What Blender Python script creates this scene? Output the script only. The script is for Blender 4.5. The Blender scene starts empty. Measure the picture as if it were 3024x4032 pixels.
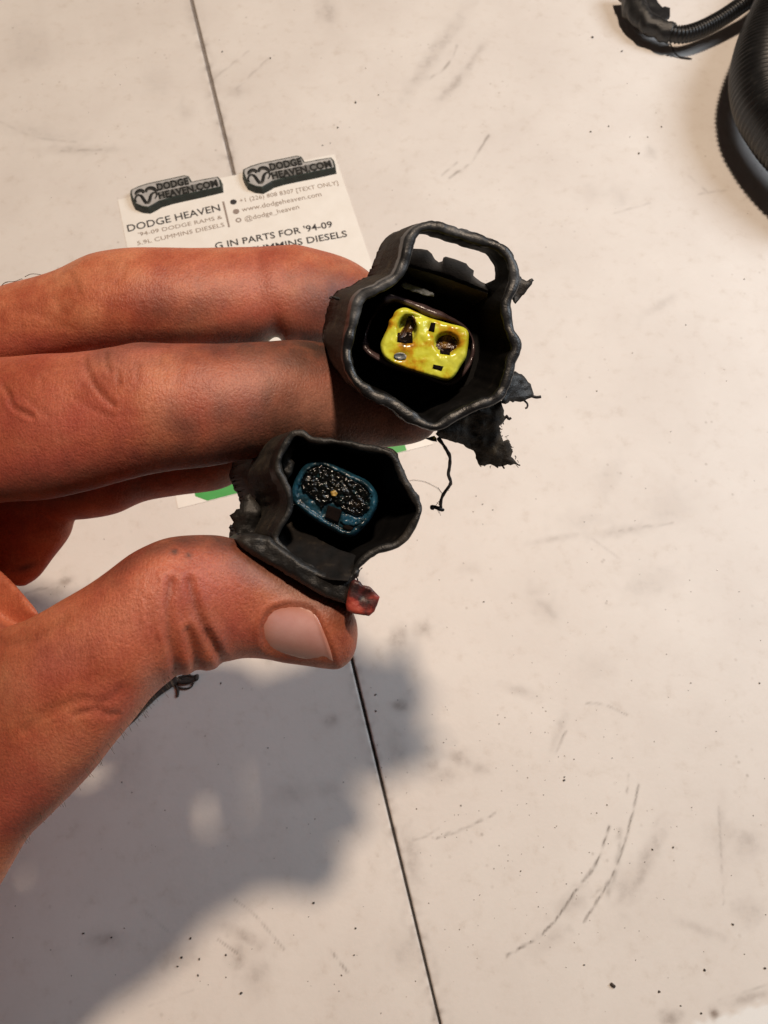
import bpy, bmesh, math, random
import numpy as np
from mathutils import Vector, Matrix, noise as mnoise
from mathutils.geometry import delaunay_2d_cdt
from mathutils.bvhtree import BVHTree

random.seed(4); rng = np.random.default_rng(4)
C = bpy.context.scene.collection
scn = bpy.context.scene
MM = 0.001

# ------------------------------------------------------------------ camera
H = 262.0                       # lens height above the table, mm
PITCH = math.radians(22.0)
cam_d = bpy.data.cameras.new("camera"); cam = bpy.data.objects.new("camera", cam_d); C.objects.link(cam)
cam.location = (0, 0, H*MM); cam.rotation_euler = (PITCH, 0, 0)
cam_d.sensor_fit = 'VERTICAL'; cam_d.sensor_height = 36.0; cam_d.lens = 27.0
cam_d.clip_start = 0.005; cam_d.clip_end = 20
scn.camera = cam
cam_d.dof.use_dof = True; cam_d.dof.focus_distance = 0.142; cam_d.dof.aperture_fstop = 55

# ------------------------------------------------------------------ light
w = bpy.data.worlds.new("World"); scn.world = w; w.use_nodes = True
bg = w.node_tree.nodes["Background"]; bg.inputs[0].default_value = (1.0, 0.74, 0.60, 1); bg.inputs[1].default_value = 0.025
def lamp(name, kind, loc, energy, color, target=(0, 0.12, 0), **kw):
    d = bpy.data.lights.new(name, kind); d.energy = energy; d.color = color
    for k, v in kw.items(): setattr(d, k, v)
    o = bpy.data.objects.new(name, d); C.objects.link(o); o.location = loc
    o.rotation_euler = (Vector(target)-Vector(loc)).to_track_quat('-Z', 'Y').to_euler()
    return o
lamp("warm_bulb", 'POINT', (0.085, 0.40, 1.10), 35.0, (1.0, 0.79, 0.60), shadow_soft_size=0.042)
lamp("cool_window", 'AREA', (0.46, 0.27, 0.48), 2.0, (0.82, 0.91, 1.0), target=(0.05, 0.13, 0), shape='RECTANGLE', size=0.24, size_y=0.30)
scn.view_settings.view_transform = 'Standard'; scn.view_settings.look = 'None'
scn.view_settings.exposure = 0.14; scn.view_settings.gamma = 1.0
scn.cycles.max_bounces = 8

# ------------------------------------------------------------------ photo geometry helpers (photo pixels 3024 x 4032 -> mm)
F = 3024.0
AX = np.array([0, math.sin(PITCH), -math.cos(PITCH)]); UP = np.array([0, math.cos(PITCH), math.sin(PITCH)]); RT = np.array([1.0, 0, 0])
EYE = np.array([0, 0, H])
def ray(u, v): return AX + RT*((u-1512)/F) - UP*((v-2016)/F)
def T(p, h=0.0):                # on the plane h mm above the table
    r = ray(*p); return EYE + r*((H-h)/-r[2])
def D(p, d): return EYE + ray(*p)*d            # at depth d mm
def project(P):
    q = P-EYE; d = q@AX
    return 1512+F*(q@RT)/d, 2016-F*(q@UP)/d, d
cA = lambda x, y: (1250+.5425*x, 820+.5425*y)
cB = lambda x, y: (850+.5425*x, 1650+.5425*y)
cC = lambda x, y: (.8439*x, 940+.8439*y)
cE = lambda x, y: (.9042*x, 1900+.9042*y)
cK = lambda x, y: (430+.6269*x, 580+.6269*y)
cG = lambda x, y: (460+.3014*x, 560+.3014*y)
cG2 = lambda x, y: (900+.33755*x, 560+.33755*y)
cH = lambda x, y: (2300+.4364*x, .4364*y)

# ------------------------------------------------------------------ object helpers
def thing(name, label, cat, loc_mm, group=None):
    o = bpy.data.objects.new(name, None); C.objects.link(o); o.location = Vector(loc_mm)*MM
    o.empty_display_size = 0.01
    o['label'] = label; o['category'] = cat
    if group: o['group'] = group
    return o
def root_loc(o):
    p = o
    while p.parent: p = p.parent
    return np.array(p.location)/MM
def link_mesh(name, me, mat, parent, smooth=True):
    if mat: me.materials.append(mat)
    o = bpy.data.objects.new(name, me); C.objects.link(o)
    if parent: o.parent = parent
    if smooth: me.shade_smooth()
    return o
def mk(name, V, Fs, mat, parent=None, smooth=True, recalc=True):
    V = np.asarray(V, float)
    if parent is not None: V = V-root_loc(parent)
    me = bpy.data.meshes.new(name); me.from_pydata((V*MM).tolist(), [], Fs); me.update()
    if recalc:
        bm = bmesh.new(); bm.from_mesh(me); bmesh.ops.recalc_face_normals(bm, faces=bm.faces); bm.to_mesh(me); bm.free()
    return link_mesh(name, me, mat, parent, smooth)
def auto(o, ang=35):
    o.data.set_sharp_from_angle(angle=math.radians(ang)); return o
def catmull(P, n, closed=False):
    P = np.asarray(P, float); m = len(P)
    if closed: Q = np.vstack([P[-1:], P, P[:2]]); segs = m
    else: Q = np.vstack([2*P[0]-P[1], P, 2*P[-1]-P[-2]]); segs = m-1
    t = np.linspace(0, segs, n, endpoint=not closed); i = np.minimum(t.astype(int), segs-1); f = (t-i)[:, None]
    a, b, c, d = Q[i], Q[i+1], Q[i+2], Q[i+3]
    return .5*((2*b)+(c-a)*f+(2*a-5*b+4*c-d)*f*f+(3*b-a-3*c+d)*f**3)
def resample(P, n, closed=False):
    P = catmull(P, 60*len(P), closed)
    if closed: P = np.vstack([P, P[:1]])
    s = np.concatenate([[0], np.cumsum(np.linalg.norm(np.diff(P, axis=0), axis=1))])
    t = np.linspace(0, s[-1], n, endpoint=not closed)
    return np.stack([np.interp(t, s, P[:, k]) for k in range(P.shape[1])], 1)
def ringfaces(nr, n, closed=True, off=0):
    Fs = []
    for r in range(nr-1):
        for i in range(n if closed else n-1):
            j = (i+1) % n
            Fs.append((off+r*n+i, off+r*n+j, off+(r+1)*n+j, off+(r+1)*n+i))
    return Fs
def tube(path, rad, n=12, cap=True):
    P = np.asarray(path, float); m = len(P); rad = np.broadcast_to(np.asarray(rad, float), (m,))
    t = np.gradient(P, axis=0); t /= np.linalg.norm(t, axis=1)[:, None]
    nrm = np.cross(t[0], [0.3, 0.2, 1]); nrm /= np.linalg.norm(nrm); V = []
    for i in range(m):
        nrm = nrm-t[i]*(nrm@t[i]); nrm /= np.linalg.norm(nrm); b = np.cross(t[i], nrm)
        for k in range(n):
            a = 2*math.pi*k/n; V.append(P[i]+rad[i]*(math.cos(a)*nrm+math.sin(a)*b))
    Fs = ringfaces(m, n)
    if cap: Fs += [tuple(range(n)), tuple((m-1)*n+k for k in range(n))]
    return np.array(V), Fs
def merge(parts):
    V = []; Fs = []; o = 0
    for v, f in parts:
        V.append(np.asarray(v)); Fs += [tuple(i+o for i in q) for q in f]; o += len(v)
    return np.vstack(V), Fs
def nz(P, s, seed=0.0):
    return mnoise.noise(Vector((P[0]*s+seed, P[1]*s+seed*1.7, P[2]*s-seed)))
def fbm(P, s, seed=0.0, oc=4):
    a = 0; k = 1
    for i in range(oc): a += k*nz(P, s*2**i, seed+i*7.1); k *= .5
    return a
def inpoly(pts, poly):
    x, y = pts[:, 0], pts[:, 1]; ins = np.zeros(len(pts), bool); n = len(poly)
    for i in range(n):
        x1, y1 = poly[i]; x2, y2 = poly[(i+1) % n]
        if y1 == y2: continue
        c = ((y1 > y) != (y2 > y)) & (x < (x2-x1)*(y-y1)/(y2-y1)+x1); ins ^= c
    return ins
def segdist(pts, poly, closed=False):
    poly = np.asarray(poly, float); d = np.full(len(pts), 1e9)
    m = len(poly) if closed else len(poly)-1
    for i in range(m):
        a = poly[i]; b = poly[(i+1) % len(poly)]; ab = b-a; L = ab@ab+1e-9
        t = np.clip(((pts-a)@ab)/L, 0, 1); q = a+t[:, None]*ab
        d = np.minimum(d, np.hypot(pts[:, 0]-q[:, 0], pts[:, 1]-q[:, 1]))
    return d
def slab(poly, dfun, thick, step=10.0, shift=(0, 0), rough=0.0, seed=1.0, smoothn=0, back=1.0):
    """A solid whose front face is the outline poly (photo px) at depth dfun(u,v,edge distance) mm, thick mm deep."""
    poly = np.asarray(poly, float)
    if smoothn: poly = resample(poly, smoothn, True)
    else:
        q = []
        for i in range(len(poly)):
            a, b = poly[i], poly[(i+1) % len(poly)]; k = max(1, int(np.linalg.norm(b-a)/step/1.2))
            for j in range(k): q.append(a+(b-a)*j/k)
        poly = np.array(q)
    if rough: poly = poly+rng.normal(0, rough, poly.shape)
    lo = poly.min(0); hi = poly.max(0)
    gx, gy = np.meshgrid(np.arange(lo[0], hi[0], step), np.arange(lo[1], hi[1], step))
    g = np.stack([gx.ravel(), gy.ravel()], 1)+rng.uniform(-.2, .2, (gx.size, 2))*step
    g = g[inpoly(g, poly)]; g = g[segdist(g, poly, True) > step*.55]
    n = len(poly); pts = [Vector(p) for p in np.vstack([poly, g])]
    r = delaunay_2d_cdt(pts, [], [list(range(n))], 1, 1e-4)
    vs = np.array([(p.x, p.y) for p in r[0]]); fs = [tuple(f) for f in r[2]]
    ed = segdist(vs, poly, True)
    top = np.array([D(p, dfun(p[0], p[1], e)) for p, e in zip(vs, ed)])
    # boundary loop in order: recover by nearest vertices
    idx = [int(np.argmin(np.hypot(vs[:, 0]-p[0], vs[:, 1]-p[1]))) for p in poly]
    cen = poly.mean(0); bot = []
    for p in poly:
        q = cen+(p-cen)*back+np.array(shift)
        bot.append(D(q, dfun(p[0], p[1], 0)+thick))
    m = len(vs); V = np.vstack([top, bot])
    Fs = fs+[(idx[i], idx[(i+1) % n], m+(i+1) % n, m+i) for i in range(n) if idx[i] != idx[(i+1) % n]]+[tuple(m+i for i in range(n))]
    return V, Fs

# ------------------------------------------------------------------ materials
def mat(name, base=(.5, .5, .5), rough=.5, spec=.5):
    m = bpy.data.materials.new(name); m.use_nodes = True; nt = m.node_tree; b = nt.nodes["Principled BSDF"]
    b.inputs['Base Color'].default_value = (*base, 1); b.inputs['Roughness'].default_value = rough
    b.inputs['Specular IOR Level'].default_value = spec
    return m, nt, b
def nodes(nt):
    N = lambda t, **k: (lambda n: ([setattr(n, a, b) for a, b in k.items()], n)[1])(nt.nodes.new(t))
    return N, nt.links.new
def noise_node(N, L, scale, detail=4, rough=.55, coord=None, dist=0.0):
    n = N('ShaderNodeTexNoise'); n.inputs['Scale'].default_value = scale; n.inputs['Detail'].default_value = detail
    n.inputs['Roughness'].default_value = rough; n.inputs['Distortion'].default_value = dist
    if coord: L(coord, n.inputs['Vector'])
    return n
def ramp(N, L, src, stops):
    r = N('ShaderNodeValToRGB'); e = r.color_ramp.elements
    while len(e) < len(stops): e.new(.5)
    for k, (p, c) in enumerate(stops):
        e[k].position = p; e[k].color = (*c, 1) if len(c) == 3 else c
    L(src, r.inputs[0]); return r
def mix(N, L, fac, a, b, mode='MIX'):
    m = N('ShaderNodeMix', data_type='RGBA', blend_type=mode)
    for s, i in ((fac, 0), (a, 6), (b, 7)):
        if isinstance(s, (int, float)): m.inputs[i].default_value = s
        elif isinstance(s, tuple): m.inputs[i].default_value = (*s, 1)
        else: L(s, m.inputs[i])
    return m.outputs[2]
def bump(N, L, b, srcs, dist=0.0002):
    prev = None
    for s, st in srcs:
        n = N('ShaderNodeBump'); n.inputs['Strength'].default_value = st; n.inputs['Distance'].default_value = dist
        L(s, n.inputs['Height'])
        if prev: L(prev, n.inputs['Normal'])
        prev = n.outputs[0]
    L(prev, b.inputs['Normal'])
def speckled(name, stops, scale=400, rough=(.35, .6), bstr=.5, bdist=.0002, fine=2500, spec=.5):
    m, nt, b = mat(name, spec=spec); N, L = nodes(nt); tc = N('ShaderNodeTexCoord').outputs['Object']
    n1 = noise_node(N, L, scale, 6, .6, tc); n2 = noise_node(N, L, fine, 3, .6, tc)
    L(ramp(N, L, n1.outputs[0], stops).outputs[0], b.inputs['Base Color'])
    mr = N('ShaderNodeMapRange'); mr.inputs[3].default_value = rough[0]; mr.inputs[4].default_value = rough[1]
    L(n1.outputs[0], mr.inputs[0]); L(mr.outputs[0], b.inputs['Roughness'])
    bump(N, L, b, [(n1.outputs[0], bstr), (n2.outputs[0], bstr*.6)], bdist)
    return m
M = {}
M['plastic'] = speckled('black_plastic', [(.36, (.006, .006, .007)), (.47, (.011, .011, .012)), (.55, (.026, .028, .031)), (.64, (.062, .065, .070)), (.74, (.03, .026, .022))], 150, (.26, .55), .4, .0003)
M['plastic2'] = speckled('dusty_black_plastic', [(.3, (.007, .007, .0075)), (.5, (.012, .0115, .011)), (.64, (.028, .024, .020)), (.78, (.05, .042, .034))], 220, (.36, .65), .6, .0003)
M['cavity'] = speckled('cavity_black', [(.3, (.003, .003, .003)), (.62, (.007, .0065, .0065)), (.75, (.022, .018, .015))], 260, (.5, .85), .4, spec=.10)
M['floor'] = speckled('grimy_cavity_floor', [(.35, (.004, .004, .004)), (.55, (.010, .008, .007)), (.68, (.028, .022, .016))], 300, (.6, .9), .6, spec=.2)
M['tape'] = speckled('grimy_cloth_tape', [(.3, (.008, .007, .006)), (.5, (.019, .015, .011)), (.62, (.042, .033, .022)), (.75, (.085, .068, .045))], 330, (.6, .9), .9, .0004)
M['rubber'] = speckled('conduit_rubber', [(.3, (.006, .006, .0065)), (.62, (.012, .012, .012)), (.78, (.04, .037, .034))], 200, (.25, .45), .3, .0002)
M['shiny_tape'] = speckled('electrical_tape', [(.3, (.010, .010, .011)), (.65, (.02, .02, .02)), (.75, (.2, .19, .17))], 170, (.25, .5), .5, .0006)
M['seal'] = speckled('dark_red_seal', [(.3, (.030, .018, .019)), (.7, (.12, .078, .08))], 300, (.12, .3), .25, .0003)
M['yellow'] = speckled('grimy_yellow_plastic', [(.33, (.10, .05, .012)), (.42, (.55, .27, .012)), (.50, (.62, .60, .04)), (.6, (.70, .72, .08)), (.75, (.42, .42, .07))], 170, (.10, .30), .2, .0003, 900)
M['amber'] = speckled('oily_pocket', [(.3, (.02, .009, .006)), (.52, (.07, .028, .012)), (.62, (.20, .10, .02)), (.75, (.45, .30, .03))], 500, (.1, .3), .6, .0003)
M['hole_shade'] = speckled('dark_hole_pad', [(.3, (.004, .003, .003)), (.7, (.012, .007, .005))], 500, (.7, .9), .2, spec=.06)  # dark tone for pads that imitate the shade inside holes
M['metal'] = speckled('grey_terminal', [(.3, (.06, .07, .07)), (.7, (.22, .24, .24))], 600, (.2, .4), .4)
M['blue'] = speckled('grimy_blue_plastic', [(.34, (.006, .012, .015)), (.47, (.010, .040, .060)), (.6, (.015, .080, .14)), (.75, (.04, .16, .25))], 330, (.15, .35), .6, .0003, 1400)
M['grease'] = speckled('black_gritty_grease', [(.3, (.010, .040, .045)), (.40, (.003, .004, .004)), (.62, (.004, .0035, .003)), (.76, (.022, .014, .008))], 520, (.05, .16), .4, .0004, 1500)
M['gold'] = speckled('ochre_fleck', [(.3, (.25, .15, .03)), (.7, (.5, .32, .08))], 900, (.3, .5), .4)
M['red'] = speckled('grimy_red_plastic', [(.36, (.025, .012, .012)), (.47, (.10, .02, .018)), (.56, (.34, .045, .03)), (.75, (.45, .09, .05))], 230, (.35, .6), .5)
M['dust'] = speckled('pale_scuff', [(.3, (.08, .09, .10)), (.7, (.28, .31, .34))], 700, (.4, .6), .5)
M['crumb'] = speckled('dark_crumb', [(.3, (.02, .016, .014)), (.7, (.07, .055, .045))], 900, (.6, .9), .5)
M['thread'] = mat('dark_thread', (.012, .009, .010), .6)[0]
M['hair'] = mat('fine_hair', (.10, .07, .05), .5)[0]
M['ink'] = mat('dark_ink', (.035, .033, .036), .5)[0]
M['inkpale'] = mat('pale_ink', (.27, .195, .15), .6)[0]
M['inkgrey'] = mat('grey_ink', (.30, .24, .21), .6)[0]
M['green'] = speckled('green_print', [(.3, (.03, .30, .05)), (.7, (.05, .40, .08))], 100, (.4, .5), .05)
M['badge'] = speckled('dark_green_rubber', [(.3, (.010, .016, .014)), (.7, (.028, .042, .034))], 300, (.45, .65), .3)
M['badgeface'] = speckled('grey_badge_face', [(.3, (.36, .355, .35)), (.7, (.48, .47, .46))], 400, (.5, .7), .2)
M['badgeink'] = mat('badge_lettering', (.010, .011, .011), .5)[0]
M['badgegrey'] = mat('badge_lettering_ground', (.15, .15, .145), .55)[0]
def card_mat():
    m, nt, b = mat('card_stock', (.82, .79, .74), .45); N, L = nodes(nt); tc = N('ShaderNodeTexCoord').outputs['Object']
    n = noise_node(N, L, 120, 4, .6, tc)
    L(ramp(N, L, n.outputs[0], [(.3, (.84, .81, .76)), (.7, (.89, .87, .83))]).outputs[0], b.inputs['Base Color']); return m
M['card'] = card_mat()
def table_mat():
    m, nt, b = mat('worn_painted_top', rough=.5, spec=.35); N, L = nodes(nt); tc = N('ShaderNodeTexCoord').outputs['Object']
    n1 = noise_node(N, L, 22, 5, .6, tc); n2 = noise_node(N, L, 160, 5, .65, tc); n3 = noise_node(N, L, 750, 3, .6, tc)
    base = ramp(N, L, n1.outputs[0], [(.3, (.70, .655, .62)), (.7, (.77, .733, .70))]).outputs[0]
    mot = ramp(N, L, n2.outputs[0], [(.30, (.74, .69, .64)), (.40, (.93, .92, .90)), (.5, (1, 1, 1)), (.62, (.97, .985, .98)), (.72, (1, .97, .96))]).outputs[0]
    c = mix(N, L, .36, base, mot, 'MULTIPLY')
    vo = N('ShaderNodeTexVoronoi'); vo.inputs['Scale'].default_value = 210; L(tc, vo.inputs['Vector'])
    msk = noise_node(N, L, 45, 3, .6, tc)
    sp = ramp(N, L, vo.outputs['Distance'], [(.05, (1, 1, 1)), (.16, (0, 0, 0))]).outputs[0]
    mm = ramp(N, L, msk.outputs[0], [(.52, (0, 0, 0)), (.70, (.5, .5, .5))]).outputs[0]
    c = mix(N, L, mix(N, L, 1.0, sp, mm, 'MULTIPLY'), c, (.20, .155, .12))
    at = N('ShaderNodeAttribute', attribute_name='dirt'); ab = N('ShaderNodeAttribute', attribute_name='scratch'); ac = N('ShaderNodeAttribute', attribute_name='bare')
    brk = ramp(N, L, n2.outputs[0], [(.35, (.2, .2, .2)), (.6, (1, 1, 1))]).outputs[0]
    c = mix(N, L, ac.outputs['Fac'], c, (.84, .85, .85))
    c = mix(N, L, mix(N, L, 1.0, at.outputs['Color'], brk, 'MULTIPLY'), c, (.16, .11, .085))
    c = mix(N, L, ab.outputs['Fac'], c, (.11, .085, .07))
    L(c, b.inputs['Base Color'])
    bump(N, L, b, [(n2.outputs[0], .12), (n3.outputs[0], .18)], .0002); return m
M['table'] = table_mat()
M['filler'] = speckled('joint_dirt', [(.3, (.02, .018, .018)), (.7, (.05, .046, .044))], 500, (.7, .9), .6)
M['filler2'] = speckled('grey_joint_filler', [(.3, (.16, .14, .13)), (.7, (.26, .235, .22))], 500, (.7, .9), .4)
def skin_mat():
    m, nt, b = mat('skin', rough=.47, spec=.4); N, L = nodes(nt); tc = N('ShaderNodeTexCoord').outputs['Object']
    n1 = noise_node(N, L, 70, 5, .65, tc); n2 = noise_node(N, L, 260, 5, .65, tc); n3 = noise_node(N, L, 900, 4, .6, tc)
    base = ramp(N, L, n1.outputs[0], [(.34, (.36, .078, .040)), (.5, (.48, .138, .068)), (.66, (.57, .210, .108))]).outputs[0]
    c = mix(N, L, .45, base, ramp(N, L, n2.outputs[0], [(.3, (.70, .60, .55)), (.5, (.95, .93, .91)), (.7, (1.1, 1.08, 1.06))]).outputs[0], 'MULTIPLY')
    fl = N('ShaderNodeAttribute', attribute_name='flush'); c = mix(N, L, fl.outputs['Fac'], c, (.46, .092, .074))
    pa = N('ShaderNodeAttribute', attribute_name='pale'); c = mix(N, L, pa.outputs['Fac'], c, (.60, .30, .225))
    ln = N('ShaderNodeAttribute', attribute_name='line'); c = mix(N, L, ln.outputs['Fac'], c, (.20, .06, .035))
    gr = N('ShaderNodeAttribute', attribute_name='grime')
    g = mix(N, L, 1.0, gr.outputs['Color'], ramp(N, L, n2.outputs[0], [(.3, (.65, .65, .65)), (.55, (1, 1, 1))]).outputs[0], 'MULTIPLY')
    c = mix(N, L, g, c, (.045, .032, .027))
    L(c, b.inputs['Base Color'])
    b.inputs['Subsurface Weight'].default_value = .10; b.inputs['Subsurface Radius'].default_value = (1, .35, .18); b.inputs['Subsurface Scale'].default_value = .0035
    mp = N('ShaderNodeMapping'); mp.inputs['Scale'].default_value = (1.25, .7, 1); L(tc, mp.inputs[0])
    vo = N('ShaderNodeTexVoronoi', feature='DISTANCE_TO_EDGE'); vo.inputs['Scale'].default_value = 1100; L(mp.outputs[0], vo.inputs['Vector'])
    mr = N('ShaderNodeMapRange'); mr.inputs[2].default_value = .25; L(vo.outputs['Distance'], mr.inputs[0])
    mp2 = N('ShaderNodeMapping'); mp2.inputs['Scale'].default_value = (1, .16, .3); L(tc, mp2.inputs[0])
    n4 = noise_node(N, L, 900, 4, .6, mp2.outputs[0], .4); n5 = noise_node(N, L, 120, 4, .6, tc)
    n6 = noise_node(N, L, 2300, 3, .6, tc); c = mix(N, L, .8, c, ramp(N, L, n6.outputs[0], [(.3, (.76, .72, .70)), (.5, (.98, .98, .98)), (.7, (1.16, 1.16, 1.16))]).outputs[0], 'MULTIPLY'); L(c, b.inputs['Base Color'])
    bump(N, L, b, [(n6.outputs[0], .38), (n5.outputs[0], .25), (n2.outputs[0], .22), (mr.outputs[0], .12), (n4.outputs[0], .30), (n3.outputs[0], .40)], .00025)
    return m
M['skin'] = skin_mat()
def nail_mat():
    m, nt, b = mat('nail', rough=.24, spec=.5); N, L = nodes(nt); tc = N('ShaderNodeTexCoord').outputs['Object']
    n = noise_node(N, L, 150, 4, .6, tc)
    L(ramp(N, L, n.outputs[0], [(.3, (.56, .27, .24)), (.7, (.67, .37, .335))]).outputs[0], b.inputs['Base Color'])
    fo = N('ShaderNodeAttribute', attribute_name='fold'); c0 = b.inputs['Base Color'].links[0].from_socket; L(mix(N, L, fo.outputs['Fac'], c0, (.47, .17, .10)), b.inputs['Base Color'])
    b.inputs['Subsurface Weight'].default_value = .12; b.inputs['Subsurface Radius'].default_value = (1, .4, .3); b.inputs['Subsurface Scale'].default_value = .002
    bump(N, L, b, [(n.outputs[0], .1)], .0003); return m
M['nail'] = nail_mat()

# ------------------------------------------------------------------ table: two boards with an open joint
s0 = T((747, 0)); s1 = T((1722, 4032)); sd = (s0-s1); sd[2] = 0; sd /= np.linalg.norm(sd); sx = np.array([sd[1], -sd[0], 0])   # along / to the right
SO = T((1388, 2610)).copy()
SM = [  # smudges: u, v, ru, rv, angle, strength
 (1570,2515,26,40,20,.55),(1660,2480,30,26,0,.5),(1575,2775,30,20,0,.55),(1305,2840,24,20,0,.5),(1150,3125,60,30,0,.22),(1290,3110,40,26,0,.2),(1060,2600,30,18,0,.3),
 (1810,2990,36,30,30,.5),(1700,3020,22,22,0,.45),(1890,3030,30,18,0,.3),(1760,3050,60,26,-20,.3),(2150,2400,50,26,40,.28),(2110,2330,30,20,0,.2),(2400,1880,30,60,20,.2),(1850,2240,26,14,0,.25),
 (2540,3400,26,120,25,.4),(2480,3480,40,60,25,.35),(2250,3560,60,30,-40,.3),(2170,3700,70,24,-40,.28),(2860,3280,50,30,0,.28),(2940,3320,44,44,0,.3),(2950,3590,40,40,0,.34),(2840,3270,16,90,0,.22),
 (1720,200,20,150,35,.42),(1790,330,14,60,40,.5),(1860,240,10,60,35,.4),(1290,50,30,26,40,.45),(930,360,26,14,0,.4),(935,365,16,16,0,.4),(735,440,22,22,0,.35),(60,120,90,24,0,.28),(120,230,60,26,0,.22),
 (330,100,120,40,10,.2),(300,590,120,14,0,.32),(150,520,120,24,10,.2),(620,330,60,60,0,.14),(500,3000,60,80,20,.2),(200,2330,70,30,0,.35),(120,2360,40,30,0,.3),(260,2290,26,14,-20,.6),
 (420,3700,50,26,0,.4),(960,3690,70,20,30,.45),(940,3760,26,40,0,.6),(1010,3850,40,60,0,.3),(700,3770,60,40,0,.35),(740,3780,40,24,0,.35),(1600,3750,60,60,0,.25),(1620,3380,24,80,-12,.4),(1560,2950,26,70,-12,.35),
 (2300,2050,80,30,0,.14),(2440,2090,120,14,-8,.25),(2190,2120,90,10,-10,.25),(2630,2000,60,50,0,.18),(2560,2300,90,40,-20,.2),(2350,2630,60,40,0,.16),(2050,2720,60,14,15,.25),(2200,2880,14,50,20,.3),
 (2760,3660,90,14,20,.2),(2640,4010,30,26,0,.5),(2810,3990,18,12,40,.8),(2950,3930,60,12,-15,.4),(2600,1200,60,14,-30,.2),(2440,770,30,30,0,.2),(2330,760,30,26,0,.2),(2560,600,16,22,0,.3)]
SC = [  # scratches: points, width px, strength
 ([(1720,3300),(1810,3270),(1950,3205)],5,.6),([(1630,3305),(1680,3290),(1725,3260)],6,.6),
 ([(1995,3765),(2120,3690),(2190,3620),(2280,3490),(2340,3420),(2385,3300),(2400,3255)],6,.8),([(2250,3535),(2310,3450),(2350,3390)],4,.5),
 ([(2300,3630),(2345,3560),(2420,3430),(2480,3250),(2515,3090)],6,.7),([(2470,3120),(2475,3050)],4,.5),([(2390,3530),(2430,3410),(2440,3270)],18,.3),([(2330,3530),(2420,3450)],10,.3),
 ([(1770,700),(1850,640),(1925,535)],9,.6),([(1740,690),(1800,640)],6,.4),([(1690,310),(1760,260),(1800,180)],8,.5),([(2310,2770),(2380,2775),(2470,2815)],5,.4),([(2190,2960),(2230,2880)],5,.45),
 ([(560,3580),(700,3700)],4,.2),([(920,3540),(1000,3600),(1120,3740)],5,.4),([(860,3700),(960,3770)],6,.5),([(1300,3740),(1370,3830)],5,.6),([(930,350),(1060,230)],5,.3),([(820,330),(980,200)],5,.25),
 ([(240,595),(400,590)],6,.35),([(2440,2090),(2650,2060)],5,.3),([(2830,3180),(2850,3560)],6,.25),([(2330,2120),(2440,2200)],5,.2),([(2420,840),(2560,800)],5,.25),([(2710,690),(2790,760)],6,.35),([(2750,765),(2880,745)],5,.35),
 ([(590,3960),(760,3900)],4,.15),([(2800,3950),(3024,3880)],8,.25),([(0,480),(140,540),(300,560)],5,.25),([(0,2380),(120,2330),(230,2310)],7,.35)]
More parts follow.
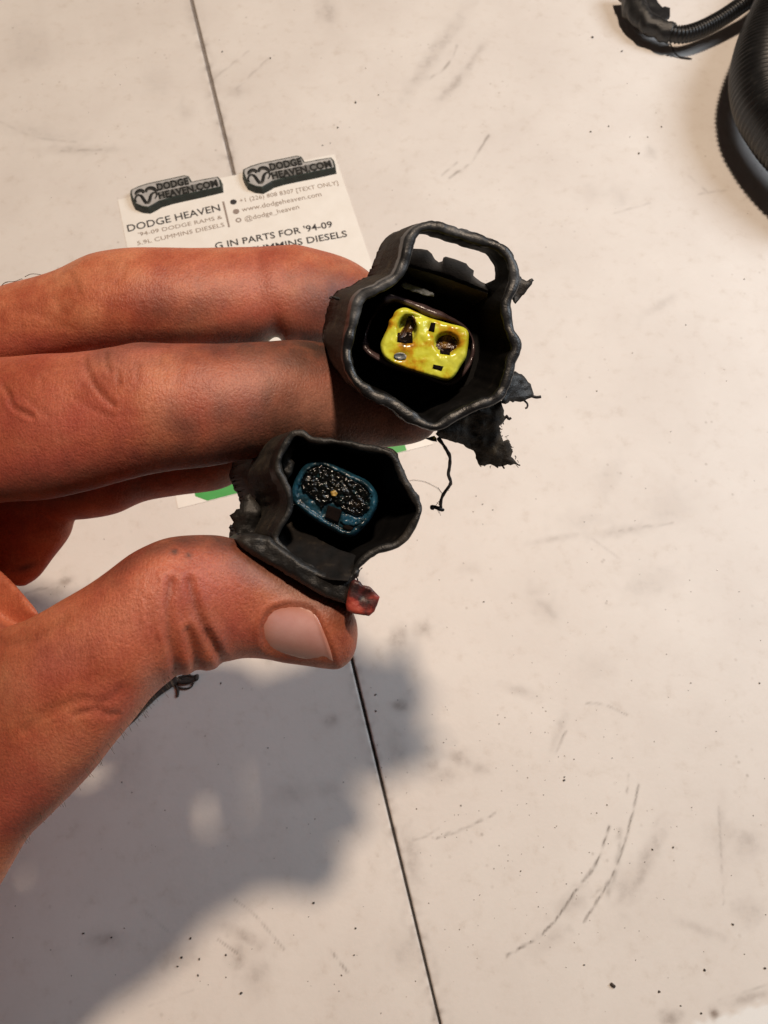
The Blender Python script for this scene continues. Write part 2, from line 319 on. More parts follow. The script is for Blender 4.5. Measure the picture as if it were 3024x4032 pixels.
def board(name, side):
    fine = np.arange(0.0, 330.0, .62) if side > 0 else np.arange(0.0, 190.0, .62)
    xs = np.concatenate([fine, np.linspace(fine[-1]+4, 700, 14)])*side
    ys = np.concatenate([np.linspace(-600, -154, 14), np.arange(-150, 320, .62), np.linspace(325, 900, 14)])
    X, Y = np.meshgrid(xs, ys); gap = np.clip(.38+.0012*(Y+100), .25, .85)
    P = SO[None, None]+sx*(X+side*gap)[..., None]+sd*Y[..., None]; P[..., 2] = 0
    n, m = X.shape; V = P.reshape(-1, 3)
    r = np.maximum(0, .7-np.abs(X.ravel())); V[:, 2] -= .12*r**2          # softened edge
    q = V-EYE; d = q@AX; d = np.where(d < 40, 40, d); uv = np.stack([1512+F*(q@RT)/d, 2016-F*(q@UP)/d], 1)
    vis = (uv[:, 0] > -200) & (uv[:, 0] < 3224) & (uv[:, 1] > -200) & (uv[:, 1] < 4232)
    dirt = np.zeros(len(V)); scr = np.zeros(len(V)); bare = np.zeros(len(V)); U = uv[vis]
    dv = np.zeros(len(U)); sv = np.zeros(len(U))
    wob = np.array([mnoise.noise(Vector((a*.03, b*.03, 3))) for a, b in U[::1]]) if len(U) < 900000 else 0
    for (u, v, ru, rv, an, st) in SM:
        a = math.radians(an); du = U[:, 0]-u; dw = U[:, 1]-v
        x = (du*math.cos(a)+dw*math.sin(a))/ru; y = (-du*math.sin(a)+dw*math.cos(a))/rv
        st = st*(.8 if v < 1000 else 1.0)
        dv = np.maximum(dv, st*np.exp(-.6*(x*x+y*y)*(1+.9*wob)))
    for pts, wd, st in SC:
        p = np.array(pts); lo = p.min(0)-30; hi = p.max(0)+30
        st = st*(.85 if p[0, 1] < 1000 else 1.1); k = np.where((U[:, 0] > lo[0]) & (U[:, 0] < hi[0]) & (U[:, 1] > lo[1]) & (U[:, 1] < hi[1]))[0]
        if len(k) == 0: continue
        pp = resample(p, 24) if len(p) > 2 else p
        dd = segdist(U[k]+wob[k, None]*4, pp); br = np.clip(.65+1.6*wob[k], .08, 1)
        sv[k] = np.maximum(sv[k], st*br*np.exp(-(dd/max(wd*.6, 4.4))**2)*min(1, .35+wd*.1))
    e = (U[:, 1]-(4036-(U[:, 0]-2690)*.30)+wob*30)/26; bv = np.clip(e, 0, 1)*(U[:, 0] > 2500)
    ax_ = np.abs(X.ravel()[:len(V)])[vis]; dv = np.maximum(dv, np.clip(.30+.9*wob, 0, .7)*np.exp(-ax_/1.6))
    dirt[vis] = dv; scr[vis] = sv; bare[vis] = bv
    i = np.arange(n*m).reshape(n, m)
    q = np.stack([i[:-1, :-1], i[:-1, 1:], i[1:, 1:], i[1:, :-1]], -1).reshape(-1, 4)
    if side < 0: q = q[:, ::-1]
    # joint wall
    k = len(V); wall = V.reshape(n, m, 3)[:, 0].copy(); wall[:, 2] = -18; V = np.vstack([V, wall])
    j = np.arange(n-1); wq = np.stack([i[j, 0], i[j+1, 0], k+j+1, k+j], -1)
    if side < 0: wq = wq[:, ::-1]
    q = np.vstack([q, wq])
    me = bpy.data.meshes.new(name); me.vertices.add(len(V)); me.vertices.foreach_set('co', (V*MM).ravel())
    me.loops.add(q.size); me.loops.foreach_set('vertex_index', q.ravel().astype(np.int32))
    me.polygons.add(len(q)); me.polygons.foreach_set('loop_start', np.arange(0, q.size, 4, dtype=np.int32))
    me.update(calc_edges=True); me.validate()
    for nm, arr in (('dirt', dirt), ('scratch', scr), ('bare', bare)):
        a = me.attributes.new(nm, 'FLOAT', 'POINT'); a.data.foreach_set('value', np.concatenate([arr, np.zeros(len(V)-len(arr))]).astype(np.float32))
    return me
top = bpy.data.objects.new('table_top', None); C.objects.link(top); top['kind'] = 'structure'; top['label'] = 'scuffed off-white painted table top with one long straight joint'
for side in (-1, 1):
    o = link_mesh('board', board('board', side), M['table'], top)
    o['label'] = 'board to the left of the joint, under the hand' if side < 0 else 'board to the right of the joint, scratched and speckled'
def filler(name, y0, y1, z0, z1, m):
    P = [(-2, y0, z0), (2, y0, z0), (2, y1, z1), (-2, y1, z1)]
    mk(name, [SO+sx*a+sd*b+np.array([0, 0, z-dz]) for dz in (0, 12) for a, b, z in P], [(0, 1, 2, 3), (7, 6, 5, 4), (0, 1, 5, 4), (2, 3, 7, 6), (1, 2, 6, 5), (3, 0, 4, 7)], m, top, False)
filler('joint_dirt', -600, 70, -1.6, -1.1, M['filler']); filler('joint_filler', 70, 900, -1.1, -.25, M['filler2'])

# crumbs lying on the table
CR = [(870,2690,9),(1480,2735,10),(1480,2800,9),(1240,3225,5),(1215,3245,4),(2220,3072,13),(2222,3060,9),(1815,3172,9),(1640,3185,6),(2885,3640,11),(2774,3820,10),(3010,3812,11),(2595,3905,10),(2650,3336,9),(2568,3345,8),
 (1905,2370,8),(1875,1954,7),(1900,1986,7),(1863,2015,6),(1940,2008,6),(2110,1965,4),(2300,2055,5),(1960,2815,6),(1965,2850,6),(2120,3570,7),(2300,3799,9),(2230,3480,6),(1235,3555,14),(1400,3655,9),(750,3695,11),(715,3770,10),(785,3775,11),(700,3805,10),(890,3760,9),
 (330,3675,9),(490,3655,5),(890,3848,7),(950,3910,14),(780,3840,9),(1215,3610,5),(875,205,8),(1065,230,8),(1400,405,12),(1330,503,9),(1490,375,6),(1440,270,5),(1270,573,7),(1300,565,6),(2332,148,11),(2448,203,10),(2630,220,7),(2396,498,8),(2325,520,9),
 (2604,500,8),(2550,540,6),(2515,605,9),(2480,540,5),(200,3740,5),(440,3690,7),(1345,3840,8),(1395,3760,9),(1500,3990,6),(255,2310,6),(200,2340,5),(1130,3260,5),(480,3080,6),(860,3010,5),(650,3190,5),(1055,2945,6),(520,3120,5),(2260,2990,6),(2390,3170,7),(2140,3130,5),(2000,3390,6),(2050,3430,7),(1945,3420,6),
 (2720,2690,6),(2820,2880,5),(2990,2690,8),(2910,2330,6),(2720,2330,5),(2620,2400,5),(2500,2050,5),(2350,1540,7),(2490,1390,5),(2700,1280,6),(2860,1500,5),(2930,1100,6),(2640,1700,6),(2760,3990,9),(2680,3960,8)]
parts = []
ico = bmesh.new(); bmesh.ops.create_icosphere(ico, subdivisions=1, radius=1); iv = np.array([v.co[:] for v in ico.verts]); jf = [tuple(v.index for v in f.verts) for f in ico.faces]; ico.free()
def crumb(p, r):
    v = iv*(1+rng.uniform(-.3, .3, (len(iv), 1)))*r*np.array([1, rng.uniform(.55, 1), .6]); a = rng.uniform(0, 6.3)
    R = np.array([[math.cos(a), -math.sin(a), 0], [math.sin(a), math.cos(a), 0], [0, 0, 1]]); parts.append((v@R.T+p+np.array([0, 0, .45*r]), jf))
for u, v, r in CR: crumb(T((u, v)), r*.42*np.linalg.norm(T((u, v))-EYE)/F)
for k in range(420):
    u, v = rng.uniform(0, 3024), rng.uniform(0, 4032)
    if rng.uniform() < .5: u, v = rng.normal(2150, 420), rng.normal(3100, 450)
    p = T((u, v)); crumb(p, rng.uniform(.06, .2))
V, Fs = merge(parts); o = mk('crumbs', V, Fs, M['crumb'], None); o['kind'] = 'stuff'; o['label'] = 'dark crumbs of dirt scattered over the table top'; o['category'] = 'dirt'
V, Fs = tube([T(p, .5) for p in ((2405, 3872), (2414, 3880), (2422, 3886))], [.42, .5, .4], 8)
o = mk('splinter', V, Fs, M['crumb']); o['label'] = 'short dark splinter lying on the bare table at lower right'; o['category'] = 'splinter'

# ------------------------------------------------------------------ printed card
TL = T((255*1.8228, 432*1.8228)); TR = T((722*1.8228, 334*1.8228)); ex = TR-TL; CW = np.linalg.norm(ex); ex /= CW; ey = np.array([ex[1], -ex[0], 0])
CHh = (T((875, 1958))-TL)@ey+.15; ct = .22
card = thing('printed_card', 'cream printed card with dark lettering and a green bar, lying under the fingers', 'card', TL)
def cp(x, y, z=ct): return TL+ex*x+ey*y+np.array([0, 0, z])
cs = [(0, 0), (CW, 0), (CW, CHh), (0, CHh)]
mk('card_sheet', [cp(x, y, z) for z in (ct, .02) for x, y in cs], [(0, 1, 2, 3), (7, 6, 5, 4), (0, 1, 5, 4), (1, 2, 6, 5), (2, 3, 7, 6), (3, 0, 4, 7)], M['card'], card, False)
def text_geo(s, bold=0.0, sp=1.0):
    c = bpy.data.curves.new('t', 'FONT'); c.body = s; c.offset = bold; c.space_character = sp; c.resolution_u = 3
    o = bpy.data.objects.new('t', c); C.objects.link(o); bpy.context.view_layer.update()
    me = o.evaluated_get(bpy.context.evaluated_depsgraph_get()).to_mesh()
    V = np.array([v.co[:] for v in me.vertices]); Fs = [tuple(p.vertices) for p in me.polygons]
    o.to_mesh_clear(); bpy.data.objects.remove(o); bpy.data.curves.remove(c)
    V[:, 0] -= V[:, 0].min(); return V, Fs
def text_on(name, s, a, b, cap, m, parent, h, bold=0.0, sp=1.0, thick=.03):
    """baseline from photo point a to b, capital height in photo px"""
    V, Fs = text_geo(s, bold, sp); W = V[:, 0].max(); A = T(a, h); B = T(b, h); x = B-A; Lx = np.linalg.norm(x); x /= Lx; y = np.array([-x[1], x[0], 0])
    top = T((a[0], a[1]-cap), h); hy = abs((top-A)@y)
    P = np.array([A+x*(p[0]/W*Lx)+y*(p[1]/.69*hy) for p in V]); n = len(P)
    P2 = P.copy(); P2[:, 2] += thick
    return mk(name, P2, Fs, m, parent, False, False)
z = ct+.03
text_on('heading_text', "DODGE HEAVEN", cK(118, 531), cK(700, 397), 27, M['ink'], card, z, .012)
text_on('small_text', "'94-09 DODGE RAMS &", cK(185, 560), cK(712, 448), 15, M['inkpale'], card, z)
text_on('small_text', "5.9L CUMMINS DIESELS", cK(178, 616), cK(725, 497), 16, M['inkpale'], card, z)
text_on('small_text', "+1 (226) 808 8307 [TEXT ONLY]", cK(822, 348), cK(1440, 234), 16, M['inkpale'], card, z)
text_on('small_text', "www.dodgeheaven.com", cK(835, 405), cK(1335, 306), 18, M['inkpale'], card, z)
text_on('small_text', "@dodge_heaven", cK(855, 464), cK(1195, 385), 18, M['inkpale'], card, z)
text_on('slogan_text', "G IN PARTS FOR '94-09", cK(668, 640), cK(1405, 500), 25, M['ink'], card, z, .016)
text_on('slogan_text', "CUMMINS DIESELS", cK(880, 669), cK(1497, 560), 25, M['ink'], card, z, .016)
def flat(name, pts, m, parent, h):
    P = [T(p, h) for p in pts]; return mk(name, P, [tuple(range(len(P)))], m, parent, False, False)
flat('divider_line', [cK(709, 341), cK(748, 503), cK(759, 500), cK(722, 339)], M['inkgrey'], card, z+.03)
def dot(u, v, r, m, r0=0):
    c = T(cK(u, v), z+.03); n = 24; k = .6269*np.linalg.norm(c-EYE)/F
    ring = lambda q: [c+q*k*(ex*math.cos(2*math.pi*i/n)+ey*math.sin(2*math.pi*i/n)) for i in range(n)]
    if r0 == 0: mk('contact_icon', ring(r), [tuple(range(n))], m, card, False, False)
    else: mk('contact_icon', ring(r)+ring(r0), ringfaces(2, n), m, card, False, False)
dot(780, 343, 19, M['ink']); dot(797, 403, 19, M['inkgrey']); dot(812, 457, 17, M['inkgrey'], 9)
gx0 = (T((772, 1968))-TL)@ex; gx1 = (T((1598, 1765))-TL)@ex; gy1 = (T((875, 1958))-TL)@ey; gy0 = gy1-16
mk('green_bar', [cp(x, y, ct+.05) for x, y in ((gx0+4, gy1), (gx0, gy1-3), (gx0, gy0), (gx1, gy0), (gx1, gy1))], [(0, 1, 2, 3, 4)], M['green'], card, False, False)

# ------------------------------------------------------------------ rubber badges on the card
BH = 3.2
def frame(a, b):
    A = T(a, BH); x = T(b, BH)-A; L_ = np.linalg.norm(x); x /= L_; return A, x, np.array([-x[1], x[0], 0]), L_
A1, bx, by, L1 = frame(cG(195, 625), cG(1310, 455)); O1 = A1.copy(); O1[2] = ct
A2, bx2, by2, L2 = frame(cG2(182, 322), cG2(1188, 184)); O2 = A2.copy(); O2[2] = ct
badge = thing('rubber_badge', 'left raised dark rubber badge, overhanging the upper left corner of the card', 'badge', O1, 'raised rubber badges')
face = [(195,625),(290,580),(400,545),(700,480),(880,440),(925,450),(948,490),(965,524),(1150,487),(1312,458),(1338,490),(1352,578),(1100,632),(900,675),(700,720),(545,768),(490,802),(412,845),(330,835),(245,798),(215,740),(190,670)]
fp = np.array([T(cG(*p), BH) for p in face]); cen = fp.mean(0)
def offset_poly(P, r):
    n = len(P); out = []
    for i in range(n):
        a = P[i]-P[i-1]; b = P[(i+1) % n]-P[i]; t = a/np.linalg.norm(a)+b/np.linalg.norm(b); t /= np.linalg.norm(t)+1e-9
        out.append(P[i]+r*np.array([-t[1], t[0], 0]))
    return np.array(out)
sgn = 1 if np.linalg.norm(offset_poly(fp, 1)-cen, axis=1).mean() > np.linalg.norm(fp-cen, axis=1).mean() else -1
rings = []
for r, hh in ((-.25, BH), (.35, BH), (.6, BH-.25), (.9, 1.2), (1.1, ct+.02)):
    q = offset_poly(fp, sgn*r); q[:, 2] = hh; rings.append(q)
n = len(fp)
mk('badge_body', np.vstack(rings), ringfaces(5, n)+[tuple(range(n)), tuple(4*n+i for i in range(n))], M['badge'], badge, False)
q0 = offset_poly(fp, -sgn*.25); q0[:, 2] = BH+.12; q1 = offset_poly(fp, -sgn*.15); q1[:, 2] = BH+.02
mk('badge_face', np.vstack([q0, q1]), ringfaces(2, n)+[tuple(range(n))], M['badgeface'], badge, False)
zz = BH+.16
for nm, pts in (('letter_ground', [(515,545),(925,462),(950,540),(535,640)]), ('letter_ground', [(537,650),(1305,490),(1335,562),(560,748)])):
    flat(nm, [cG(*p) for p in pts], M['badgegrey'], badge, zz)
text_on('badge_text', "DODGE", cG(530, 632), cG(945, 545), 27, M['badgeink'], badge, zz+.05, .045, 1.05)
text_on('badge_text', "HEAVEN.COM", cG(552, 742), cG(1325, 568), 26, M['badgeink'], badge, zz+.05, .045, 1.02)
def stroke(pts, wid):
    P = resample(np.array([T(cG(*p), zz) for p in pts]), 20); t = np.gradient(P, axis=0); t /= np.linalg.norm(t, axis=1)[:, None]
    nn = np.stack([-t[:, 1], t[:, 0], 0*t[:, 0]], 1); ww = wid*np.sin(np.linspace(.35, math.pi-.35, 20))[:, None]
    lo = P-nn*ww; hi = P+nn*ww; up = P.copy(); up[:, 2] += .35
    return np.vstack([lo, up, hi]), ringfaces(3, 20, False)
V, Fs = merge([stroke([(258,785),(238,745),(255,705),(300,688),(335,722),(372,780),(402,800),(428,760),(442,700),(472,664),(508,655),(524,690),(498,738)], .8),
               stroke([(243,690),(262,655),(300,632),(340,640),(346,668)], 1.1), stroke([(380,655),(395,615),(440,598),(485,610),(524,648)], 1.1)])
mk('ram_head_emblem', V, Fs, M['badgeink'], badge, True)
b2 = badge.copy(); C.objects.link(b2); b2.location = Vector(O2)*MM; b2.rotation_euler = (0, 0, math.atan2(bx2[1], bx2[0])-math.atan2(bx[1], bx[0])); b2.scale = (L2/L1,)*3
b2['label'] = 'right raised dark rubber badge, on the upper right corner of the card'
for ch in list(badge.children):
    c = ch.copy(); C.objects.link(c); c.parent = b2

# ------------------------------------------------------------------ the hand
def loft(st, n=28, sub=5):
    """st: list of (upper edge px, lower edge px, depth mm, thickness ratio)"""
    arr = np.array([[*a, *b, d, r] for a, b, d, r in st], float); arr = catmull(arr, sub*(len(arr)-1)+1)
    rings = []
    for a0, a1, b0, b1, d, r in arr:
        A = D((a0, a1), d); B = D((b0, b1), d); c = (A+B)/2; e = (A-B)/2; e = e*(1+.45/np.linalg.norm(e)); vd = c-EYE; vd /= np.linalg.norm(vd); f = vd*np.linalg.norm(e)*r
        rings.append([c+e*math.cos(2*math.pi*k/n)+f*math.sin(2*math.pi*k/n) for k in range(n)])
    # rounded tip: close both ends to points
    V = np.vstack([np.array(r) for r in rings]); m = len(rings)
    Fs = ringfaces(m, n); c0 = np.mean(rings[0], 0); c1 = np.mean(rings[-1], 0); V = np.vstack([V, c0, c1])
    for k in range(n): Fs += [((k+1) % n, k, m*n), ((m-1)*n+k, (m-1)*n+(k+1) % n, m*n+1)]
    return V, Fs
S = lambda f, a, b, d, r=.9: (f(*a), f(*b), d, r)
middle = [S(cC,(-350,430),(-350,800),172),S(cC,(-150,300),(-150,680),170),S(cC,(0,228),(0,610),168),S(cC,(230,163),(230,570),167),S(cC,(390,85),(400,540),166),S(cC,(500,62),(520,525),166),S(cC,(640,50),(650,510),166),S(cC,(850,52),(850,505),167),S(cC,(1130,45),(1110,505),170),S(cC,(1210,43),(1215,500),171),S(cC,(1285,40),(1290,442),171.5,1.04),S(cC,(1340,38),(1335,496),172),
          S(cC,(1390,38),(1360,492),172),S(cC,(1550,75),(1490,500),174),S(cC,(1680,135),(1600,470),175),S(cC,(1780,215),(1700,440),175),S(cC,(1830,290),(1770,410),175,.8)]
index = [S(cC,(-300,560),(-300,1300),156,.62),S(cC,(-150,560),(-150,1265),154,.64),S(cC,(0,560),(0,1225),152,.66),S(cC,(180,548),(220,1208),150,.68),S(cC,(400,536),(430,1162),149,.72),S(cC,(520,514),(580,1122),148,.74),S(cC,(640,490),(700,1092),148,.76),S(cC,(760,496),(830,1070),148,.76),S(cC,(1000,500),(1030,1042),149,.78),
         S(cC,(1200,490),(1220,1008),151,.78),S(cC,(1400,482),(1400,985),154,.76),S(cC,(1560,505),(1600,977),157,.74),S(cC,(1720,560),(1780,968),159,.7),S(cC,(1850,640),(1910,952),159,.7),S(cC,(1960,745),(1990,925),159,.7),S(cC,(2020,820),(2030,890),159,.7)]
P_ = lambda x, y: (x, y)
ring = [S(P_,(-200,1640),(-200,2060),179),S(P_,(100,1650),(100,2045),177),S(P_,(300,1670),(300,2040),175),S(P_,(450,1690),(452,2018),175),S(P_,(560,1700),(570,1966),175),S(P_,(700,1690),(700,1944),175),S(P_,(830,1690),(845,1926),175),S(P_,(920,1710),(930,1892),175),S(P_,(985,1760),(985,1860),175)]
pinky = [S(P_,(-120,1850),(265,1880),182,.7),S(P_,(-110,1950),(287,1960),180,.7),S(P_,(-100,2030),(288,2040),179,.7),S(P_,(-80,2110),(268,2110),178,.7),S(P_,(-50,2180),(208,2190),177,.7),S(P_,(-10,2250),(150,2268),176,.7),S(P_,(30,2300),(85,2312),176,.6)]
thumb = [S(cE,(-350,900),(-150,2050),146,.6),S(cE,(-150,760),(0,1750),140,.6),S(cE,(0,655),(110,1550),136,.6),S(cE,(90,615),(205,1455),134,.6),S(cE,(190,568),(305,1352),132.5,.6),S(cE,(330,490),(410,1240),132,.62),S(cE,(450,408),(500,1125),132,.65),S(cE,(560,326),(590,1012),132.5,.68),S(cE,(650,280),(655,930),133,.7),S(cE,(720,255),(722,868),134,.74),S(cE,(780,245),(778,824),135,.76),
         S(cE,(840,240),(845,808),136,.76),S(cE,(905,239),(915,795),137,.76),S(cE,(965,243),(965,775),138,.76),S(cE,(1040,262),(1010,765),139,.76),S(cE,(1130,300),(1085,758),140,.78),S(cE,(1240,352),(1180,765),141,.78),S(cE,(1360,415),(1295,783),141,.78),S(cE,(1450,470),(1395,801),140,.78),S(cE,(1515,535),(1462,806),140,.76),S(cE,(1550,605),(1515,786),140,.72),S(cE,(1563,665),(1552,735),140,.6)]
web = [S(cE,(-300,250),(-300,1200),172,.4),S(cE,(-120,300),(-60,900),170,.4),S(cE,(0,385),(40,740),166,.45),S(cE,(75,455),(110,640),163,.5),S(cE,(130,520),(150,600),161,.6),S(cE,(165,560),(172,580),160,.6)]
wrist = [S(P_,(-1700,2700),(-1000,4900),190,.5),S(P_,(-900,2600),(-330,4350),170,.5),S(P_,(-520,2650),(-110,3900),156,.5),S(P_,(-250,2700),(-60,3560),148,.5)]
palm = [S(P_,(-1500,1900),(-900,3900),190,.5),S(P_,(-1200,1700),(-700,3500),186,.45),S(P_,(-850,1350),(-450,3100),180,.36),S(P_,(-500,1150),(-250,2800),176,.33),S(P_,(-200,1160),(-120,2500),174,.32),S(P_,(-60,1250),(-40,2350),174,.3)]
forearm = [S(P_,(-3300,3300),(-2300,5300),230,.8),S(P_,(-2200,2500),(-1400,4600),212,.7),S(P_,(-1500,1950),(-950,3900),195,.6),S(P_,(-1100,1700),(-750,3300),186,.5)]
blocker = [S(P_,(-200,2340),(-200,2900),160,1.0),S(P_,(60,2490),(70,2830),156,1.9),S(P_,(200,2445),(215,2760),154,2.0),S(P_,(320,2368),(335,2690),153,1.9),S(P_,(430,2292),(450,2600),152,1.9),S(P_,(530,2226),(550,2500),152,1.9),S(P_,(600,2188),(620,2430),152,1.9),S(P_,(650,2174),(660,2400),152,1.6)]  # hidden mass added behind the thumb to block light through the gap
blocker_deep = [S(P_,(-60,2400),(-60,2860),168,1.9),S(P_,(60,2468),(70,2830),168,1.9),S(P_,(200,2428),(215,2760),168,1.9),S(P_,(320,2352),(335,2690),168,1.9),S(P_,(430,2280),(450,2600),168,1.9),S(P_,(540,2212),(555,2500),168,1.9)]  # second added mass, deeper, fills more of the hand's cast shadow
blocker_rear = [S(P_,(560,2200),(560,2440),166,.9),S(P_,(700,2160),(705,2370),166,1.0),S(P_,(800,2150),(805,2350),166,1.0),S(P_,(910,2165),(912,2330),166,.9)]  # added mass, unseen, carries the light block on to the right
blocker_tip = [S(P_,(712,2152),(715,2360),155,1.1),S(P_,(800,2146),(805,2350),155,1.4),S(P_,(910,2160),(912,2330),156,1.2)]  # added front mass; the gap before it lets a light spot through
V, Fs = merge([loft(x) for x in (blocker, blocker_deep, blocker_rear, blocker_tip, wrist, middle, index, ring, pinky, thumb, web, palm, forearm)])
me = bpy.data.meshes.new('tmp'); me.from_pydata((V*MM).tolist(), [], Fs); bm = bmesh.new(); bm.from_mesh(me); bmesh.ops.recalc_face_normals(bm, faces=bm.faces); bm.to_mesh(me); bm.free()
tmp = bpy.data.objects.new('tmp', me); C.objects.link(tmp)
md = tmp.modifiers.new('r', 'REMESH'); md.mode = 'VOXEL'; md.voxel_size = .00062
md = tmp.modifiers.new('s', 'SMOOTH'); md.factor = .5; md.iterations = 14
bpy.context.view_layer.update(); dg = bpy.context.evaluated_depsgraph_get()
hm = bpy.data.meshes.new_from_object(tmp.evaluated_get(dg)); bpy.data.objects.remove(tmp); hm.name = 'hand'
nv = len(hm.vertices); co = np.empty(nv*3); hm.vertices.foreach_get('co', co); co = co.reshape(-1, 3)/MM
nr = np.empty(nv*3); hm.vertices.foreach_get('normal', nr); nr = nr.reshape(-1, 3)
q = co-EYE; d = q@AX; uv = np.stack([1512+F*(q@RT)/d, 2016-F*(q@UP)/d], 1)
facing = np.clip(-(nr*(q/np.linalg.norm(q, axis=1)[:, None])).sum(1)*2.5+.25, 0, 1)
nearf = facing
disp = np.zeros(nv); line = np.zeros(nv); grime = np.zeros(nv); flush = np.zeros(nv); pale = np.zeros(nv)
wv = np.array([mnoise.noise(Vector(p*.35)) for p in co]); wv2 = np.array([mnoise.noise(Vector(p*.12)) for p in co])
def near(pts, pad):
    p = np.asarray(pts); lo = p.min(0)-pad; hi = p.max(0)+pad
    return np.where((uv[:, 0] > lo[0]) & (uv[:, 0] < hi[0]) & (uv[:, 1] > lo[1]) & (uv[:, 1] < hi[1]) & (facing > 0) & (d < 178))[0]
def crease(f, pts, wd, dep, col=.5, ridge=0.0):
    p = np.array([f(*a) for a in pts]); p = resample(p, 20) if len(p) > 2 else p; k = near(p, wd*5)
    dd = segdist(uv[k]+wv[k, None]*5, p); g = np.exp(-(dd/wd)**2)
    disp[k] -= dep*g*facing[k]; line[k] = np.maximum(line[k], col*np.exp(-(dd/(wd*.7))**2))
    if ridge: disp[k] += ridge*np.exp(-((dd-wd*2.2)/(wd*1.3))**2)*facing[k]
# thumb joint folds
for pts, wd, dep, col, rg in (([(742,430),(730,540),(738,640),(752,730),(765,800),(772,835)],16,.46,.5,.24),([(828,430),(846,520),(876,600),(905,660),(940,720),(968,772)],15,.48,.54,.26),([(818,640),(836,695),(850,750),(858,815)],14,.36,.36,.28),([(900,650),(925,690),(950,740)],11,.30,.4,.15),
    ([(640,500),(652,590),(680,680),(720,780)],9,.10,.16,.04),([(600,470),(600,600),(635,720)],8,.07,.10,.03),([(690,440),(688,540),(705,640)],9,.12,.18,.04),([(940,560),(1000,640),(980,740)],14,.10,.10,0),
    ([(500,1010),(460,1010),(420,990),(330,1010)],14,.35,.3,0),([(350,940),(450,960),(520,900)],20,.25,.1,0),([(100,1080),(200,1000),(330,960)],22,.3,.1,0),([(0,700),(120,690),(280,600)],22,.3,.15,0)):
    crease(cE, pts, wd, dep, col, rg)
for u0, v0, r0, am in ((800,775,48,.9),(912,765,40,.9),(700,790,60,.25)):
    u0, v0 = cE(u0, v0); k = np.where((np.hypot(uv[:, 0]-u0, uv[:, 1]-v0) < r0*2.2) & (d < 160))[0]; disp[k] += am*np.exp(-((uv[k, 0]-u0)/(r0*.8))**2-((uv[k, 1]-v0)/(r0*1.1))**2)
for j in range(26):                              # fine skin lines across the thumb joint
    x = rng.uniform(560, 960); y = rng.uniform(420, 720); L_ = rng.uniform(40, 130); crease(cE, [(x-L_*.05, y), (x+6, y+L_*.5), (x+L_*.22+rng.uniform(-8, 8), y+L_)], rng.uniform(3, 6), rng.uniform(.04, .12), rng.uniform(.08, .25))
for j in range(70):                              # and across the fingers
    x = rng.uniform(30, 1480); y = rng.uniform(530, 960) if j % 2 else rng.uniform(90, 400); L_ = rng.uniform(20, 80); crease(cC, [(x, y), (x+rng.uniform(-8, 8), y+L_*.5), (x+rng.uniform(-16, 16), y+L_)], rng.uniform(3, 5), rng.uniform(.02, .08), rng.uniform(.05, .2))
# index folds
for pts, wd, dep, col, rg in (([(395,560),(420,640),(470,720),(530,780)],10,.32,.42,.1),([(495,540),(500,590),(515,620)],9,.3,.45,.1),([(545,610),(560,680)],8,.2,.35,.05),([(640,580),(640,650)],8,.18,.3,.05),([(10,680),(45,730),(60,780),(150,830)],9,.35,.5,.1),([(185,645),(205,670)],7,.25,.5,.05),
    ([(770,520),(745,580)],8,.15,.25,0),([(860,540),(840,620),(815,690)],10,.1,.15,0),([(350,740),(440,800),(520,830)],10,.15,.2,0),([(130,740),(170,790),(230,830)],8,.15,.2,0),([(640,490),(720,495),(790,505)],9,.1,.2,.05),([(990,500),(1000,560)],8,.12,.2,0),([(1010,510),(1015,570)],6,.1,.2,0),([(880,510),(890,560)],6,.1,.2,0)):
    crease(cC, pts, wd, dep, col, rg)
for pts, wd, dep, col, rg in (([(330,170),(350,200),(370,260)],10,.16,.15,.05),([(1200,70),(1220,130)],12,.1,.12,0),([(590,110),(570,160),(540,200)],12,.12,.12,0),([(60,330),(180,350),(330,420)],14,.1,.1,0),([(250,270),(300,350)],12,.1,.1,0)): crease(cC, pts, wd, dep, col, rg)
for j in range(16):                              # fine lengthwise lines where the middle finger meets the index
    y = 400+j*9; x = 60+rng.uniform(0, 300); crease(cC, [(x, y-8), (x+120, y-4), (x+260+rng.uniform(0, 120), y)], 4, .05, .14)
def blob(arr, f, u, v, ru, rv, an, st, rag=.5):
    u, v = f(u, v); a = math.radians(an); du = uv[:, 0]-u; dw = uv[:, 1]-v; x = (du*math.cos(a)+dw*math.sin(a))/ru; y = (-du*math.sin(a)+dw*math.cos(a))/rv
    arr[:] = np.maximum(arr, st*np.exp(-.7*(x*x+y*y)*(1+rag*wv))*(facing > 0))
for b_ in ((1330,900,260,90,6,.75),(1520,960,300,80,4,.92),(1850,980,240,80,-5,.92),(1990,900,110,110,0,.85),(1180,990,260,90,-14,.85),(960,1040,300,75,-8,.82),(680,1110,260,70,-14,.75),(860,880,80,50,20,.5),(1245,770,30,90,8,.5),(1350,790,60,80,0,.42),(1440,860,120,80,0,.45),
    (330,1175,240,70,-10,.78),(60,1215,180,50,0,.75),(1500,500,200,80,0,.92),(1240,470,260,60,-4,.85),(900,350,100,50,-20,.38),(750,340,60,50,0,.36),(1580,330,130,110,0,.75),(1010,510,60,45,0,.5),(500,520,60,40,0,.3),(780,460,240,30,-4,.6),(1080,1130,120,50,0,.6),(1650,800,120,120,0,.45)):  # grime, plus the middle finger's shaded underside put in as dark colour
    blob(grime, cC, *b_)
